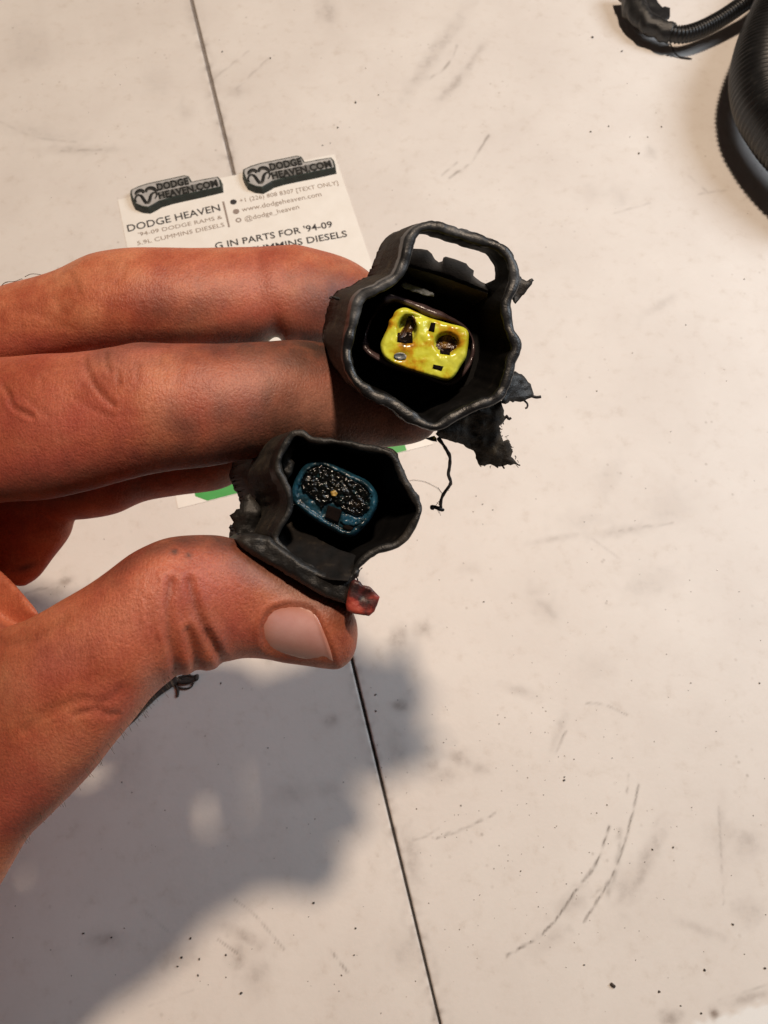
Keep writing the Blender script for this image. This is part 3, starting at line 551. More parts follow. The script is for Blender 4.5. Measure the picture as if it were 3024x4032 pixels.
for b_ in ((830,255,120,26,0,.7),(980,260,130,40,12,.75),(1120,340,140,60,32,.65),(1250,400,130,46,32,.7),(1400,490,140,40,30,.7),(1500,560,70,50,40,.5),(700,280,110,24,-18,.5),(560,350,120,22,-32,.4),(760,300,14,10,0,.9),(822,318,9,9,0,.95),(500,430,30,20,0,.2),(110,370,30,8,-20,.8),(900,640,50,90,-30,.12),(1500,740,40,90,0,.15),(100,1500,160,40,-40,.3),(300,1300,120,40,-42,.2)):
    blob(grime, cE, *b_)
for b_ in ((300,860,300,120,0,.6),(250,1050,350,100,-5,.65),(900,820,250,120,0,.35),(1200,270,160,120,0,.2),(300,500,400,40,0,.5),(1300,350,250,60,0,.45)): blob(flush, cC, *b_, .8)
for b_ in ((620,560,220,160,-30,.4),(900,450,160,140,0,.35),(480,950,120,80,0,.4),(100,1350,240,140,-40,.6),(180,850,200,80,-35,.35),(1000,640,110,90,20,.4)): blob(flush, cE, *b_, .8)
for b_ in ((1350,680,240,90,0,.45),(1500,780,200,120,0,.6),(1700,880,200,100,0,.4),(560,560,160,70,-10,.25),(1100,200,260,80,0,.15)): blob(pale, cC, *b_, .5)  # index fingertip paler where cool light falls, put into the colour
for b_ in ((1250,470,120,30,28,.6),(300,720,240,80,-30,.15),(680,880,40,60,-40,.3)): blob(pale, cE, *b_, .5)
# nail bed
NAIL = np.array([cB(*p) for p in ((400,1375),(470,1345),(560,1338),(650,1350),(705,1375),(745,1455),(800,1570),(845,1680),(866,1800),(800,1830),(700,1800),(600,1765),(450,1715),(375,1680),(335,1620),(325,1520),(350,1430))])
k = near(NAIL, 60); ins = inpoly(uv[k], NAIL); nd = segdist(uv[k], NAIL, True)
disp[k] += np.where(ins, -.18*np.clip(nd/14, 0, 1), .28*np.exp(-((nd-14)/12)**2))*np.clip(facing[k], 0, 1)
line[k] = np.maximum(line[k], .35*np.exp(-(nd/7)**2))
disp += .10*wv2*2
hco = co+nr*disp[:, None]
hand = thing('person', 'bare grimy left hand pinching two black connectors between thumb and fingers', 'person', D((300, 1500), 165))
hl = root_loc(hand)
hm.vertices.foreach_set('co', ((hco-hl)*MM).ravel()); hm.update()
for nm, arr in (('line', line), ('grime', grime), ('flush', flush), ('pale', pale)):
    a = hm.attributes.new(nm, 'FLOAT', 'POINT'); a.data.foreach_set('value', (np.clip(arr, 0, 1)**(.7 if nm == 'grime' else 1)).astype(np.float32))
hm.materials.clear(); link_mesh('hand', hm, M['skin'], hand)
# thumbnail plate
tri = [tuple(p.vertices) for p in hm.polygons]; bvh = BVHTree.FromPolygons([Vector(p) for p in hco], tri)
def on_hand(p):
    r = ray(*p); r = r/np.linalg.norm(r); h_ = bvh.ray_cast(Vector(EYE), Vector(r))
    if h_[0] is None or np.linalg.norm(np.array(h_[0])-EYE) > 160: h_ = bvh.find_nearest(Vector(D(p, 141)))
    return np.array(h_[0]), np.array(h_[1])
edgeT = resample(np.array([cB(*p) for p in ((352,1430),(400,1375),(470,1347),(560,1340),(650,1352),(700,1377))]), 22)
edgeB = resample(np.array([cB(*p) for p in ((338,1600),(375,1670),(450,1700),(600,1745),(740,1785),(858,1808))]), 22)
G = []; nt_ = 14
for j in range(nt_):
    t = j/(nt_-1); row = edgeT*(1-t)+edgeB*t
    row[:, 0] += -14*4*t*(1-t)*np.linspace(1, 0, 22)+ 16*4*t*(1-t)*np.linspace(0, 1, 22)
    G.append(row)
vd = AX; Pn = []
for j in range(nt_):
    for i in range(22):
        p, nn = on_hand(G[j][i]); t = j/(nt_-1); s = i/21
        lift = -.34+.56*min(1, 3.2*s)*min(1, 3.6*t)*min(1, 7*(1-t)+.45)*min(1, 5*(1-s)+.3)+.02*s+.50*math.sin(math.pi*min(1, max(0, t)))*min(1, 2*s)
        Pn.append(p+nn*lift)
Pn = np.array(Pn)
for _ in range(14):
    g = Pn.reshape(nt_, 22, 3).copy(); a = g.copy(); a[1:-1, 1:-1] = .5*g[1:-1, 1:-1]+.125*(g[:-2, 1:-1]+g[2:, 1:-1]+g[1:-1, :-2]+g[1:-1, 2:]); Pn = a.reshape(-1, 3)
lowr = Pn+AX*.3; N2 = nt_*22
fr = ringfaces(nt_, 22, False); bd = [i for i in range(22)]+[j*22+21 for j in range(1, nt_)]+[(nt_-1)*22+i for i in range(20, -1, -1)]+[j*22 for j in range(nt_-2, 0, -1)]
fs = fr+[tuple(i+N2 for i in f[::-1]) for f in fr]+[(bd[i], bd[(i+1) % len(bd)], bd[(i+1) % len(bd)]+N2, bd[i]+N2) for i in range(len(bd))]
mk('thumbnail', np.vstack([Pn, lowr]), fs, M['nail'], hand); nl = bpy.context.scene.objects['thumbnail'].data
fv = [max(math.exp(-(i/21/.20)**2), .9*math.exp(-(j/13/.16)**2), .5*math.exp(-((1-j/13)/.12)**2), .8*math.exp(-((1-i/21)/.05)**2)) for j in range(nt_) for i in range(22)]
at_ = nl.attributes.new('fold', 'FLOAT', 'POINT'); at_.data.foreach_set('value', np.array(fv+fv, np.float32))
# fine hairs along the back of the middle finger
hs = []
for pts in (((0,640),(60,585),(160,575),(240,545)),((240,545),(250,580),(300,590),(360,560)),((270,525),(340,495),(430,500),(460,510)),((150,580),(200,600),(250,595)),((0,655),(40,600),(90,580))):
    hs.append(tube(resample(np.array([D((x*.3617, 900+y*.3617), 168) for x, y in pts]), 14), .07, 5))
for j in range(60):                              # down on the thumb edge
    t = rng.uniform(0, 1); u, v = 690*(1-t)+60*t+rng.normal(0, 6), 2650*(1-t)+3330*t; p, nn = on_hand((u-8, v-8)); r_ = np.array([rng.uniform(.2, .8), -rng.uniform(.3, 1), 0])
    hs.append(tube(np.array([p, p+nn*.6+r_*.5, p+nn*.9+r_*1.3]), .025, 4))
V, Fs = merge(hs); o = mk('hand_hair', V, Fs, M['hair'], hand); o['kind'] = 'stuff'

# ------------------------------------------------------------------ connectors
def shell(path, hw, f, dfront, length, shiftf, n=220, jag=0.0, seed=1, inner_len=None, wav=.35):
    """Ridge path (crop px) of the open rim; hw lip half width px; length(i) mm of the side wall and shiftf(point, L) the sideways run of the wall in mm."""
    P = np.array([f(*p) for p in path], float); P = resample(P, n, True); cen = P.mean(0)
    t = np.roll(P, -1, 0)-np.roll(P, 1, 0); t /= np.linalg.norm(t, axis=1)[:, None]; out = np.stack([t[:, 1], -t[:, 0]], 1)
    area = .5*np.sum(P[:, 0]*np.roll(P[:, 1], -1)-np.roll(P[:, 0], -1)*P[:, 1])
    if area < 0: out = -out
    hwv = hw*(1+.32*np.array([mnoise.noise(Vector((p[0]*.014, p[1]*.014, seed)))+.4*mnoise.noise(Vector((p[0]*.05, p[1]*.05, seed))) for p in P]))
    wob = np.array([mnoise.noise(Vector((p[0]*.02, p[1]*.02, seed+5))) for p in P])*wav
    Ls = np.array([length(p) for p in P]); Li = np.array([(inner_len or length)(p) for p in P])
    k = F/dfront
    rows = []
    def row(off, dz, Lfrac=None, L=None):
        r = []
        for i in range(n):
            u = P[i]+out[i]*off*hwv[i]
            if Lfrac is None: r.append(D(u, dfront+dz+wob[i]))
            else:
                base = D(u, dfront+dz+wob[i]); ax_, sh = shiftf(P[i]); l = L[i]*Lfrac
                jj = jag*rng.normal() if Lfrac == 1 and off > 0 else 0
                r.append(base+AX*(l+jj)+RT*sh[0]*l-UP*sh[1]*l)
        rows.append(r)
    row(1.0, 1.0, 1.0, Ls); row(1.05, 1.0, .66, Ls); row(1.06, 1.0, .33, Ls); row(1.02, 1.0, .1, Ls); row(1.0, 1.1); row(.95, .42); row(.72, .08); row(.1, 0); row(-.55, .10); row(-.9, .38); row(-1.0, 1.2); row(-1.0, 1.2, .12, Li); row(-1.0, 1.2, .35, Li); row(-1.02, 1.2, .7, Li); row(-1.05, 1.2, 1.0, Li)
    V = np.array(rows).reshape(-1, 3); Fs = ringfaces(len(rows), n)
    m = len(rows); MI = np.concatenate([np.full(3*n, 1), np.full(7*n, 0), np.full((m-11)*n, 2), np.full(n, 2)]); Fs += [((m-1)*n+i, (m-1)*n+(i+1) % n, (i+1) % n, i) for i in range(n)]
    V += np.array([[fbm(p, .55, seed)*.12]*3 for p in V]); V[:4*n] += np.array([[fbm(p, .22, seed+2)*.5]*3 for p in V[:4*n]])*np.array([1, .6, .3]); V[4*n:11*n] += np.array([[fbm(p, .9, seed+4, 3)*.09]*3 for p in V[4*n:11*n]])
    return V, Fs, MI

# ---- upper connector
DU = 131.0
uc = thing('electrical_connector', 'upper black connector with a yellow insert, a latch loop and torn tape, between two fingers', 'connector', D(cA(760, 900), 150))
path = [(690,190),(740,145),(820,130),(900,143),(1000,178),(1150,222),(1290,272),(1370,330),(1410,400),(1427,480),(1420,560),(1388,630),(1365,690),(1370,760),(1385,850),(1410,930),(1440,990),(1435,1040),(1405,1100),(1390,1180),(1365,1260),(1330,1340),(1270,1390),(1160,1430),(1050,1480),(960,1530),(890,1575),(840,1585),(760,1560),(690,1520),(630,1480),(570,1430),(510,1400),(430,1370),(350,1320),(280,1250),(240,1180),(220,1100),(215,1020),(230,940),(255,850),(275,760),(290,690),(330,635),(400,602),(480,560),(560,510),(605,450),(632,380),(650,300),(665,240)]
def ulen(p):
    x = (p[0]-1250)/.5425; y = (p[1]-820)/.5425
    loop = min(1, max(0, (640-y)/120)); right = min(1, max(0, (x-620)/200))
    return 27*(1-loop*right*.72)-loop*(1-right)*4
ush = lambda p: (None, (-.21, -.29))
V, Fs, MI = shell(path, 21, cA, DU, ulen, ush, seed=3.1, jag=.25, inner_len=lambda p: ulen(p)*.85)
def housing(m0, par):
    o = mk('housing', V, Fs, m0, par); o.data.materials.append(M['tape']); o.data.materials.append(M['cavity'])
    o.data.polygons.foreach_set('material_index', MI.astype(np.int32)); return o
housing(M['plastic'], uc)
# back wall of the cavity
cav = [(230,700),(300,620),(560,500),(660,470),(900,540),(1150,640),(1330,760),(1380,950),(1370,1150),(1290,1330),(1100,1420),(900,1510),(760,1490),(560,1380),(380,1290),(280,1180),(260,1000)]
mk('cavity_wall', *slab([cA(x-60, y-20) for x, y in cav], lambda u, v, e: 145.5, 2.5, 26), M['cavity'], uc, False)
# latch bar with its ragged rear edge
rear = [(640,330),(690,292),(750,296),(800,302),(830,332),(852,372),(880,393),(905,386),(912,360),(930,352),(1000,371),(1080,402),(1102,430),(1136,452),(1130,490),(1150,506),(1190,534),(1225,548),(1260,560)]
rear = np.array([cA(*p) for p in rear]); mR = len(rear)
tt = np.linspace(0, 1, mR)
fr1 = np.array([cA(640+t*600, 400+t*200-20*math.sin(t*3.1)) for t in tt]); fr2 = np.array([cA(632+t*600, 440+t*205) for t in tt]); fr3 = np.array([cA(560+t*640, 530+t*200) for t in tt])
rows = [[D(p, 144+.5*nz((p[0], p[1], 0), .05)) for p in rear], [D(p*.6+q_*.4, 142.2) for p, q_ in zip(rear, fr1)], [D(p, 138.6) for p in fr1], [D(p, 138.2) for p in (fr1+fr2)/2], [D(p, 139.2) for p in fr2], [D(p, 146) for p in fr3], [D(p, 148) for p in fr3], [D(p, 145.2) for p in rear]]
V = np.array(rows).reshape(-1, 3); Fs = ringfaces(8, mR, False)+[(7*mR+i, 7*mR+i+1, i+1, i) for i in range(mR-1)]+[tuple(r*mR for r in range(8)), tuple(r*mR+mR-1 for r in range(8))]
V = V+np.array([[fbm(p, .6, 2)*.08]*3 for p in V])
auto(mk('latch_bar', V, Fs, M['plastic2'], uc), 40)
mk('scuffed_ledge', *slab([cA(*p) for p in ((605,550),(640,538),(700,560),(745,575),(790,590),(850,615),(845,640),(800,638),(740,618),(690,608),(640,585),(612,572))], lambda u, v, e: 140.5+.2*nz((u, v, 0), .2), 1.5, 6, rough=1.2), M['dust'], uc)
# seal round the insert
sp_ = [(318,1000),(330,880),(400,740),(500,635),(620,650),(800,717),(950,778),(1080,850),(1150,950),(1150,1080),(1090,1200),(980,1290),(880,1275),(740,1215),(560,1165),(430,1110),(350,1055)]
sp_ = resample(np.array([cA(*p) for p in sp_]), 90, True); sv = []
for j, (du, dz) in enumerate(((-26, 3.0), (-18, .8), (0, 0), (13, .5), (18, 2.2), (18, 8), (-26, 8))):
    c0 = sp_.mean(0)
    for p in sp_:
        o_ = p-c0; o_ /= np.linalg.norm(o_); rgt = min(1, max(0, ((p[0]-1250)/.5425-900)/250)); px_ = (p[0]-1250)/.5425; py_ = (p[1]-820)/.5425; lf = min(1, max(0, (470-px_)/80))*min(1, max(0, (1000-py_)/60)); rgt = max(rgt, lf); sv.append(D(p-o_*14+o_*du*(.95+.3*nz((p[0], p[1], 0), .02))*(1-.6*rgt), 139.0+dz+4.5*rgt+.25*nz((p[0], p[1], 3), .03)))
mk('seal_ring', sv, ringfaces(7, 90)+[(6*90+i, 6*90+(i+1) % 90, (i+1) % 90, i) for i in range(90)], M['seal'], uc)
# yellow insert with pockets
ins = [(562,752),(600,727),(642,722),(700,745),(800,790),(950,835),(1050,860),(1090,888),(1098,940),(1087,1040),(1076,1090),(1050,1130),(1020,1180),(990,1222),(950,1248),(900,1245),(800,1215),(650,1170),(560,1135),(500,1100),(470,1060),(458,990),(480,930),(512,860),(520,815),(545,790)]
pockA = cA(640, 900); pockB = cA(935, 985)
def ydep(u, v, e):
    x = (u-1250)/.5425; y = (v-820)/.5425; dz = .6*math.exp(-(e/5)**2)
    a = math.hypot((x-650)/66, (y-880)/92); dz += 2.2/(1+math.exp((a-1)*15))
    b = math.hypot((x-936)/84, (y-982)/74); dz += 2.0/(1+math.exp((b-1)*15))
    dz += .7*math.exp(-((x-800)/22)**2-((y-850)/60)**2)                # web between the pockets
    dz += .5*math.exp(-((x-600)/45)**2-((y-1075)/28)**2)+.8*math.exp(-((x-740)/90)**2-((y-790)/22)**2)
    return 134.9+dz+.12*nz((x, y, 0), .022, 3)+.05*nz((x, y, 0), .06, 5)
yi = mk('insert', *slab([cA(*p) for p in ins], ydep, 12, 5.5, smoothn=110), M['yellow'], uc)
def pad(name, pts, dz, m, parent, rel=0.15, thick=1.0, smoothn=0, f=cA, df=None):
    return mk(name, *slab([f(*p) for p in pts], lambda u, v, e: (df or ydep)(u, v, 99)-dz+rel*nz((u, v, 0), .12), thick, 5, smoothn=smoothn), m, parent)
pad('terminal_pocket', [(650,800),(690,780),(715,805),(715,850),(690,895),(682,945),(640,970),(598,960),(588,925),(608,890),(635,850)], .12, M['amber'], yi, .2)
pad('terminal', [(582,905),(640,895),(690,910),(692,975),(640,980),(578,965)], .16, M['hole_shade'], yi, .05)
pad('terminal_pocket', [(866,965),(892,932),(940,918),(990,934),(1015,970),(1008,1012),(970,1042),(922,1046),(882,1032),(858,1002)], .12, M['amber'], yi, .2)
pad('terminal', [(888,1015),(965,1020),(962,1065),(890,1055)], .16, M['hole_shade'], yi, .05)
pad('slot_shade', [(825,828),(858,832),(848,898),(805,888)], .1, M['hole_shade'], yi, .05); pad('slot_shade', [(842,1133),(915,1148),(900,1180),(835,1160)], .1, M['hole_shade'], yi, .05)  # raised dark pads, shade of a slot put into colour
pad('slot_shade', [(660,782),(705,790),(700,822),(650,826)], .1, M['hole_shade'], yi, .05)
pad('terminal_lug', [(555,1065),(580,1050),(620,1050),(645,1070),(635,1095),(590,1098),(560,1085)], .25, M['metal'], yi, .1, .8, 24)
# torn flash and tape
def ragged(name, pts, dd, m, parent, f=cA, thick=.9, amp=.6, rough=2.0, step=9, slope=(0, 0)):
    p0 = np.mean([f(*p) for p in pts], 0)
    return mk(name, *slab([f(*p) for p in pts], lambda u, v, e: dd+slope[0]*(u-p0[0])+slope[1]*(v-p0[1])+amp*fbm((u, v, 0), .012, dd, 4)+.5*amp*math.exp(-(e/8)**2), thick, step, rough=rough), m, parent)
ragged('torn_flash', [(1430,470),(1475,495),(1510,532),(1560,508),(1577,524),(1540,572),(1500,622),(1440,690),(1395,650)], 135.5, M['plastic2'], uc, thick=1.6, step=7)
ragged('torn_flash', [(85,640),(120,638),(175,650),(170,672),(125,665)], 146, M['plastic2'], uc, thick=.8, step=6, rough=1)
ragged('tape_flap', [(1345,1300),(1395,1215),(1432,1172),(1480,1208),(1532,1260),(1566,1330),(1572,1372),(1545,1376),(1500,1392),(1470,1412),(1440,1406),(1400,1402),(1365,1425),(1330,1420)], 138, M['plastic2'], uc, amp=1.0, rough=2.4, slope=(.03, .0))
tl = ragged('tape_tail', [(880,1560),(1050,1500),(1200,1440),(1330,1390),(1345,1440),(1352,1500),(1372,1525),(1352,1548),(1322,1580),(1326,1640),(1350,1690),(1388,1676),(1400,1720),(1420,1765),(1408,1800),(1436,1832),(1466,1862),(1380,1862),(1300,1872),(1250,1862),(1175,1874),(1160,1830),(1136,1762),(1060,1722),(980,1694),(900,1672),(858,1640)], 141, M['tape'], uc, amp=1.2, rough=1.6, step=8, slope=(.008, .028))
mk('foil_scrap', *slab([cA(*p) for p in ((780,1672),(830,1655),(862,1662),(868,1695),(830,1690))], lambda u, v, e: 140.5, .5, 6), M['tape'], uc)
mk('yellow_fleck', *slab([cA(*p) for p in ((832,1655),(850,1650),(860,1668),(845,1674))], lambda u, v, e: 140, .4, 4), M['yellow'], uc)
fz = []
for pts, r in (([(1560,1365),(1590,1372),(1622,1368)],.28),([(1500,1395),(1524,1420),(1522,1445),(1508,1452)],.18),([(1370,1505),(1390,1530),(1405,1520)],.25),([(1290,1868),(1310,1882)],.15),([(1340,1866),(1356,1888)],.16),([(1450,1860),(1470,1866)],.15),([(100,655),(85,650)],.2)):
    fz.append(tube(resample(np.array([D(cA(*p), 146 if p[0] < 200 else 140.5 if p[1] < 1480 else 141+(p[1]-1650)*.5425*.028+(p[0]-1150)*.0043) for p in pts]), 8) if len(pts) > 2 else np.array([D(cA(*p), 146 if p[0] < 200 else 140.5 if p[1] < 1480 else 141+(p[1]-1650)*.5425*.028+(p[0]-1150)*.0043) for p in pts]), r, 6))
for j in range(46):                              # frayed rim of the tape
    a = [(1352,1548),(1322,1580),(1326,1640),(1388,1676),(1420,1765),(1466,1862),(1300,1872),(1175,1874)]; t = rng.uniform(0, len(a)-1.01); i = int(t); p = np.array(a[i])*(1-t+i)+np.array(a[i+1])*(t-i)
    fz.append(tube(np.array([D(cA(*p), 141+(p[1]-1650)*.5425*.028+(p[0]-1150)*.0043), D(cA(*(p+rng.normal(2, 9, 2))), 141.4+(p[1]-1650)*.5425*.028+(p[0]-1150)*.0043)]), .06, 4))
V, Fs = merge(fz); o = mk('frayed_fibres', V, Fs, M['thread'], uc); o['kind'] = 'stuff'
cN = lambda x, y: (1450+.42194*x, 1640+.42194*y)
tp = resample(np.array([D(cN(*p), dd) for p, dd in (((650,200),140.5),((690,250),141),((735,320),142),((762,380),143),((758,470),145),((748,540),147),((770,610),149),((755,650),151),((715,705),152),((690,750),153),((676,800),154),((678,848),155))]), 60)
rad = .33+.12*np.array([nz((i*.3, 0, 0), 1) for i in range(60)])
V, Fs = merge([tube(tp, rad, 8), tube(resample(np.array([D(cN(*p), 155) for p in ((580,862),(610,845),(650,855),(690,872),(708,864))]), 14), [.2,.5,.62,.5,.42,.42,.4,.45,.5,.5,.4,.4,.35,.2], 8)]+[tube(np.array([D(cN(*a), 154.5), D(cN(*b), 155)]), .05, 4) for a, b in (((690,720),(650,660)),((680,845),(640,800)),((660,870),(675,925)),((735,690),(755,690)),((645,870),(662,905)),((630,830),(660,790)))])
mk('dangling_thread', V, Fs, M['thread'], uc)

# ---- lower connector
DL = 134.0
lc = thing('electrical_connector', 'lower black connector with a greasy blue insert, pinched by the thumb', 'connector', D(cB(760, 600), 150))
path = [(525,150),(570,105),(630,105),(690,150),(760,160),(860,165),(980,185),(1100,212),(1230,236),(1290,280),(1335,380),(1380,470),(1440,570),(1472,640),(1466,695),(1420,785),(1370,862),(1290,918),(1180,950),(1110,988),(1050,1040),(1010,1090),(960,1150),(880,1165),(780,1130),(680,1080),(560,1010),(470,930),(430,860),(470,770),(525,680),(535,600),(515,500),(462,400),(448,320),(480,230)]
def llen(p): return 30
V, Fs, MI = shell(path, 14, cB, DL, llen, lambda p: (None, (-.46, .02)), seed=8.3, jag=.5, inner_len=lambda p: 24)
housing(M['plastic2'], lc)
cav = [(560,180),(800,180),(1100,230),(1270,280),(1340,420),(1440,620),(1430,720),(1350,860),(1150,960),(980,1130),(820,1130),(600,1010),(460,880),(540,680),(540,560),(470,380)]
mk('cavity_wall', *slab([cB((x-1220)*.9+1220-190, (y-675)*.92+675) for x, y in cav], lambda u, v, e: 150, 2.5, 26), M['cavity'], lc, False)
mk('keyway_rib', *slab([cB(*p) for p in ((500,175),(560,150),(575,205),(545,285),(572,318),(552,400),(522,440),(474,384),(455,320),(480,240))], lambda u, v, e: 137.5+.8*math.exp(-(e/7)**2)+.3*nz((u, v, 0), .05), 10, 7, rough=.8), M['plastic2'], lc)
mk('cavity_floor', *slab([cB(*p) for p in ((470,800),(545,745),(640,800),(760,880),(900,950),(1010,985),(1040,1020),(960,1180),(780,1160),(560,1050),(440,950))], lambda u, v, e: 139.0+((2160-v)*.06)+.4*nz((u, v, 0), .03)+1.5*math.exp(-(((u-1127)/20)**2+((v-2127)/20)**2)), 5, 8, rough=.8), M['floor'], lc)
def shelf(u, v, e): return 132.5+.9*math.exp(-(e/9)**2)+.35*fbm((u, v, 0), .015, 3, 4)+1.6*math.exp(-(((u-1125)/22)**2+((v-2130)/22)**2))
mk('latch_shelf', *slab([cB(*p) for p in ((150,880),(200,845),(300,840),(390,855),(450,905),(560,985),(680,1060),(780,1110),(880,1150),(955,1130),(1010,1080),(1050,1095),(1035,1140),(1000,1170),(975,1250),(950,1345),(905,1332),(760,1275),(650,1208),(500,1122),(400,1062),(280,1000),(190,932))], shelf, 12, 8, shift=(-30, -10), rough=1.0), M['plastic2'], lc)
ragged('torn_flash', [(250,540),(200,560),(168,650),(132,672),(106,700),(128,752),(110,780),(136,800),(132,872),(190,930),(300,870),(330,650)], 146, M['plastic2'], lc, f=cB, thick=6, amp=1.0, rough=1.5)
ragged('torn_flash', [(1150,205),(1240,205),(1285,216),(1322,250),(1328,300),(1318,345),(1270,300)], 136.5, M['plastic2'], lc, f=cB, thick=5, amp=.4, rough=.8)
bl = [(560,480),(590,410),(640,340),(720,298),(800,300),(880,338),(1000,398),(1100,448),(1160,520),(1178,590),(1162,662),(1112,742),(1060,802),(1000,850),(930,852),(850,812),(740,750),(640,682),(572,622),(552,560)]
blp = np.array([cB(*p) for p in bl])
def bdep(u, v, e): return 137.8+1.0*math.exp(-(e/6)**2)+(.9 if e > 22 else 0)+.25*nz((u, v, 0), .06, 2)
bi = mk('insert', *slab(blp, bdep, 11, 5.5, smoothn=100), M['blue'], lc)
gp = [(620,420),(660,350),(740,315),(820,325),(900,365),(1010,415),(1080,470),(1125,530),(1140,600),(1120,680),(1060,720),(980,715),(930,680),(890,650),(830,620),(800,640),(760,690),(740,650),(700,600),(640,560),(610,520),(600,470)]
def gdep(u, v, e): return 138.0+1.4*math.exp(-(e/8)**2)+.55*fbm((u, v, 0), .05, 4, 4)
gr_ = mk('grease_plug', *slab([cB(*p) for p in gp], gdep, 3, 3.2, rough=2.0), M['grease'], bi)
bpad = lambda nm, pts, dz, m, **k: pad(nm, pts, dz, m, bi, f=cB, df=lambda u, v, e: 138.5, **k)
bpad('terminal', [(815,625),(915,660),(885,750),(790,712)], .5, M['hole_shade'], rel=.05)  # raised dark pad standing in for the shade inside a square hole
bpad('slot_shade', [(920,775),(960,770),(1000,790),(985,808),(935,800)], .55, M['hole_shade'], rel=.05)
bpad('insert_tab', [(915,690),(960,690),(1010,715),(1075,720),(1060,760),(1000,775),(930,765),(900,740)], .35, M['blue'], rel=.3)
bpad('ochre_fleck', [(832,528),(862,515),(884,538),(872,560),(840,556)], 1.0, M['gold'], rel=.3)
bits = []                                        # glinting grit in the grease
bb = BVHTree.FromPolygons([Vector(v.co) for v in gr_.data.vertices], [tuple(p.vertices) for p in gr_.data.polygons]); rl = root_loc(lc)*MM
gpp = np.array([cB(*p) for p in gp])
for j in range(110):
    p = rng.uniform(gpp.min(0), gpp.max(0))
    if not inpoly(p[None], gpp)[0]: continue
    r = ray(*p); h_ = bb.ray_cast(Vector(EYE*MM-rl), Vector(r).normalized())
    if h_[0] is None: continue
    c = (np.array(h_[0])+rl)/MM; s = rng.uniform(.04, .17); v = iv*s*rng.uniform(.5, 1.3, 3)*(1+rng.uniform(-.3, .3, (len(iv), 1))); bits.append((v+c, jf))
V, Fs = merge(bits); o = mk('grit', V, Fs, speckled('glassy_grit', [(.3, (.003, .003, .003)), (.58, (.006, .005, .004)), (.66, (.20, .21, .20))], 420, (.03, .15), .2, spec=.9), bi, False); o['kind'] = 'stuff'
rd = [(985,1178),(1005,1168),(1050,1182),(1068,1210),(1122,1220),(1160,1258),(1190,1292),(1175,1340),(1150,1398),(1112,1430),(1000,1414),(955,1392),(946,1345),(962,1260)]
mk('lock_tab', *slab([cB(*p) for p in rd], lambda u, v, e: 131.5+.35*math.exp(-(e/4)**2)+.45*math.exp(-(((u-850)/.5425-1080)/50)**2-(((v-1650)/.5425-1280)/45)**2)+.12*fbm((u, v, 0), .03, 2), 7, 6, rough=.25, shift=(-6, -4)), M['red'], lc); auto(bpy.context.scene.objects['lock_tab'], 40)
fz = [tube(np.array([D(cB(*a), 134), D(cB(*b), 134.4)]), r, 5) for a, b, r in (((1015,1130),(1030,1172),.12),((1000,1140),(1008,1170),.1),((1050,1090),(1062,1080),.1),((112,775),(104,790),.3),((140,830),(165,838),.12))]
for j in range(14): p = np.array((400, 1700))
V, Fs = merge(fz); o = mk('frayed_fibres', V, Fs, M['thread'], lc); o['kind'] = 'stuff'

# ------------------------------------------------------------------ corrugated conduits at upper right
def conduit(pts, rad, pitch, amp, n=40):
    P = resample(np.array(pts, float), 900); s = np.concatenate([[0], np.cumsum(np.linalg.norm(np.diff(P, axis=0), axis=1))])
    m = int(s[-1]/pitch*7); t = np.linspace(0, s[-1], m); Q = np.stack([np.interp(t, s, P[:, k]) for k in range(3)], 1)
    w_ = np.cos(2*math.pi*t/pitch); return tube(Q, rad+amp*np.sign(w_)*np.abs(w_)**.5, n)
R1 = 13.0
cc = thing('corrugated_conduit', 'thick black ribbed conduit curving past the right edge of the table', 'conduit', T(cH(1650, 700)))
big = [T(cH(*p), R1+9) for p in ((2100,-500),(1880,-100),(1740,200),(1650,430),(1605,640),(1612,800),(1655,960),(1745,1110),(1850,1250),(2050,1450),(2400,1700))]
mk('ribbed_sleeve', *conduit(big, R1, 2.3, .4, 64), M['rubber'], cc)
sc_ = thing('corrugated_conduit', 'thin black ribbed conduit with a taped end, looping along the top edge', 'conduit', T(cH(850, 300)))
sm = [T(cH(*p), h) for p, h in (((700,275),8),((850,312),8.5),((1000,285),9),((1200,190),10),((1400,60),12),((1560,-60),14),((1700,-200),16))]
mk('ribbed_sleeve', *conduit(sm, 3.7, 1.5, .28, 28), M['rubber'], sc_)
tpath = resample(np.array([T(cH(*p), h) for p, h in (((400,-120),9),((430,-20),9),((470,90),8.5),((560,200),8.2),((680,265),8),((790,300),8.2))]), 90)
V, Fs = tube(tpath, 4.4+np.linspace(1.3, 0, 90), 28)
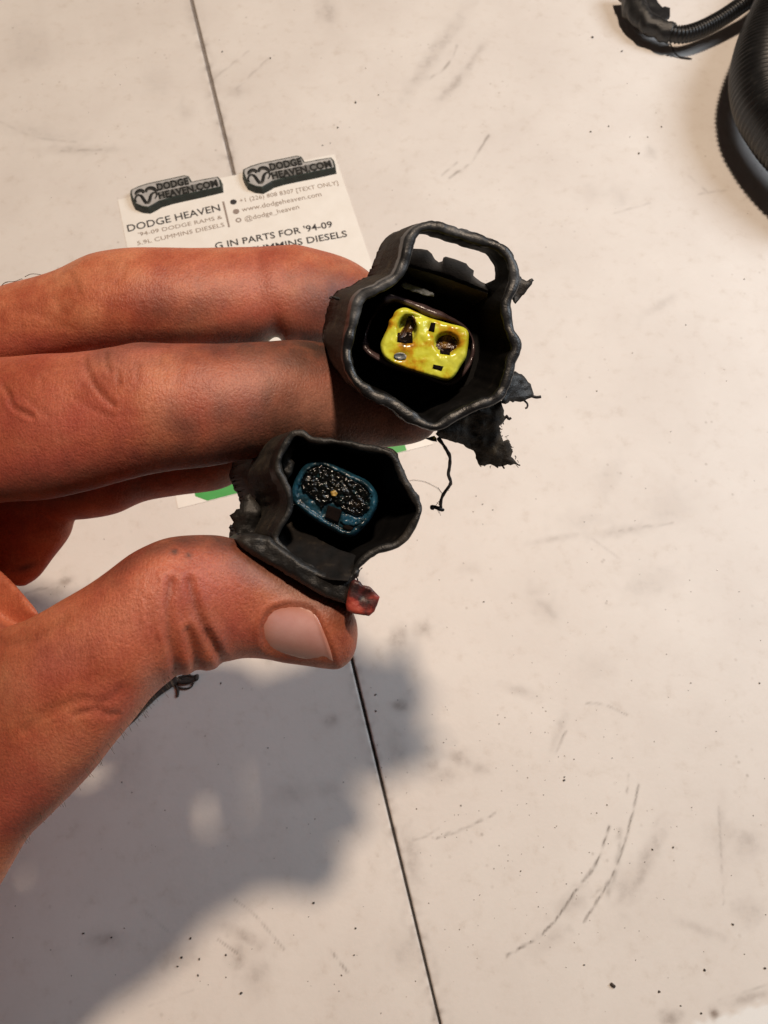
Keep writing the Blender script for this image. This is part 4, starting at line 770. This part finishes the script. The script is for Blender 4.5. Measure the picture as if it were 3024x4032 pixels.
V = V+np.array([[fbm(p, .16, 9)*.8]*3 for p in V]); mk('tape_wrap', V, Fs, M['shiny_tape'], sc_)
wv_ = slab([cH(*p) for p in ((400,-60),(640,-20),(700,60),(778,74),(768,175),(700,200),(600,190),(500,120))], lambda u, v, e: np.linalg.norm((T((u, v), 10.5)-EYE))*0+((T((u, v), 11)-EYE)@AX)+1.0*fbm((u, v, 0), .02, 4), 2.0, 8, rough=1.5)
mk('tape_flap', *wv_, M['shiny_tape'], sc_)
V, Fs = tube(resample(np.array([T(cH(*p), h) for p, h in (((770,370),5),((790,420),3),((820,480),1.5),((870,515),.6),((975,530),.5))]), 24), np.linspace(.22, .5, 24)*np.concatenate([np.ones(20), np.linspace(1, .3, 4)]), 6)
mk('loose_thread', V, Fs, M['thread'], sc_)

# ------------------------------------------------------------------ wire scrap beside the thumb
cW = lambda x, y: (450+.27125*x, 2600+.27125*y)
ws = thing('wire_scrap', 'frayed scrap of black wire lying on the table along the thumb edge', 'wire', T(cW(900, 300)))
strand = lambda pts, r0, r1, h=.8: tube(resample(np.array([T(cW(*p), h) for p in pts]), 26), np.linspace(r0, r1, 26), 8)
mk('wire', *merge([strand([(180,960),(300,850),(400,730),(500,620),(640,480),(800,360),(920,260)], .35, 1.3, 1.4)]), M['crumb'], ws)
mk('frayed_end', *merge([strand([(900,290),(980,310),(1080,300),(1190,270)], 1.0, .8, 1.2), strand([(930,250),(1060,215),(1110,225),(1170,240)], .5, .4, 1.6), strand([(1190,210),(1195,240),(1185,285)], .8, .8, 1.5), strand([(870,340),(930,390),(1020,410),(1110,390),(1150,330)], .35, .3, .6), strand([(900,370),(925,440),(918,530)], .5, .4, .5), strand([(1000,270),(1060,260),(1130,250)], .8, .5, 1.0)]), M['crumb'], ws)
ht = tube(resample(np.array([T(cN(*p), .3) for p in ((385,598),(430,592),(520,605),(590,635),(650,670),(690,715))]), 20), .06, 4)
o = mk('loose_hair', *ht, M['hair']); o['label'] = 'single fine curved hair lying on the table right of the lower connector'; o['category'] = 'hair'
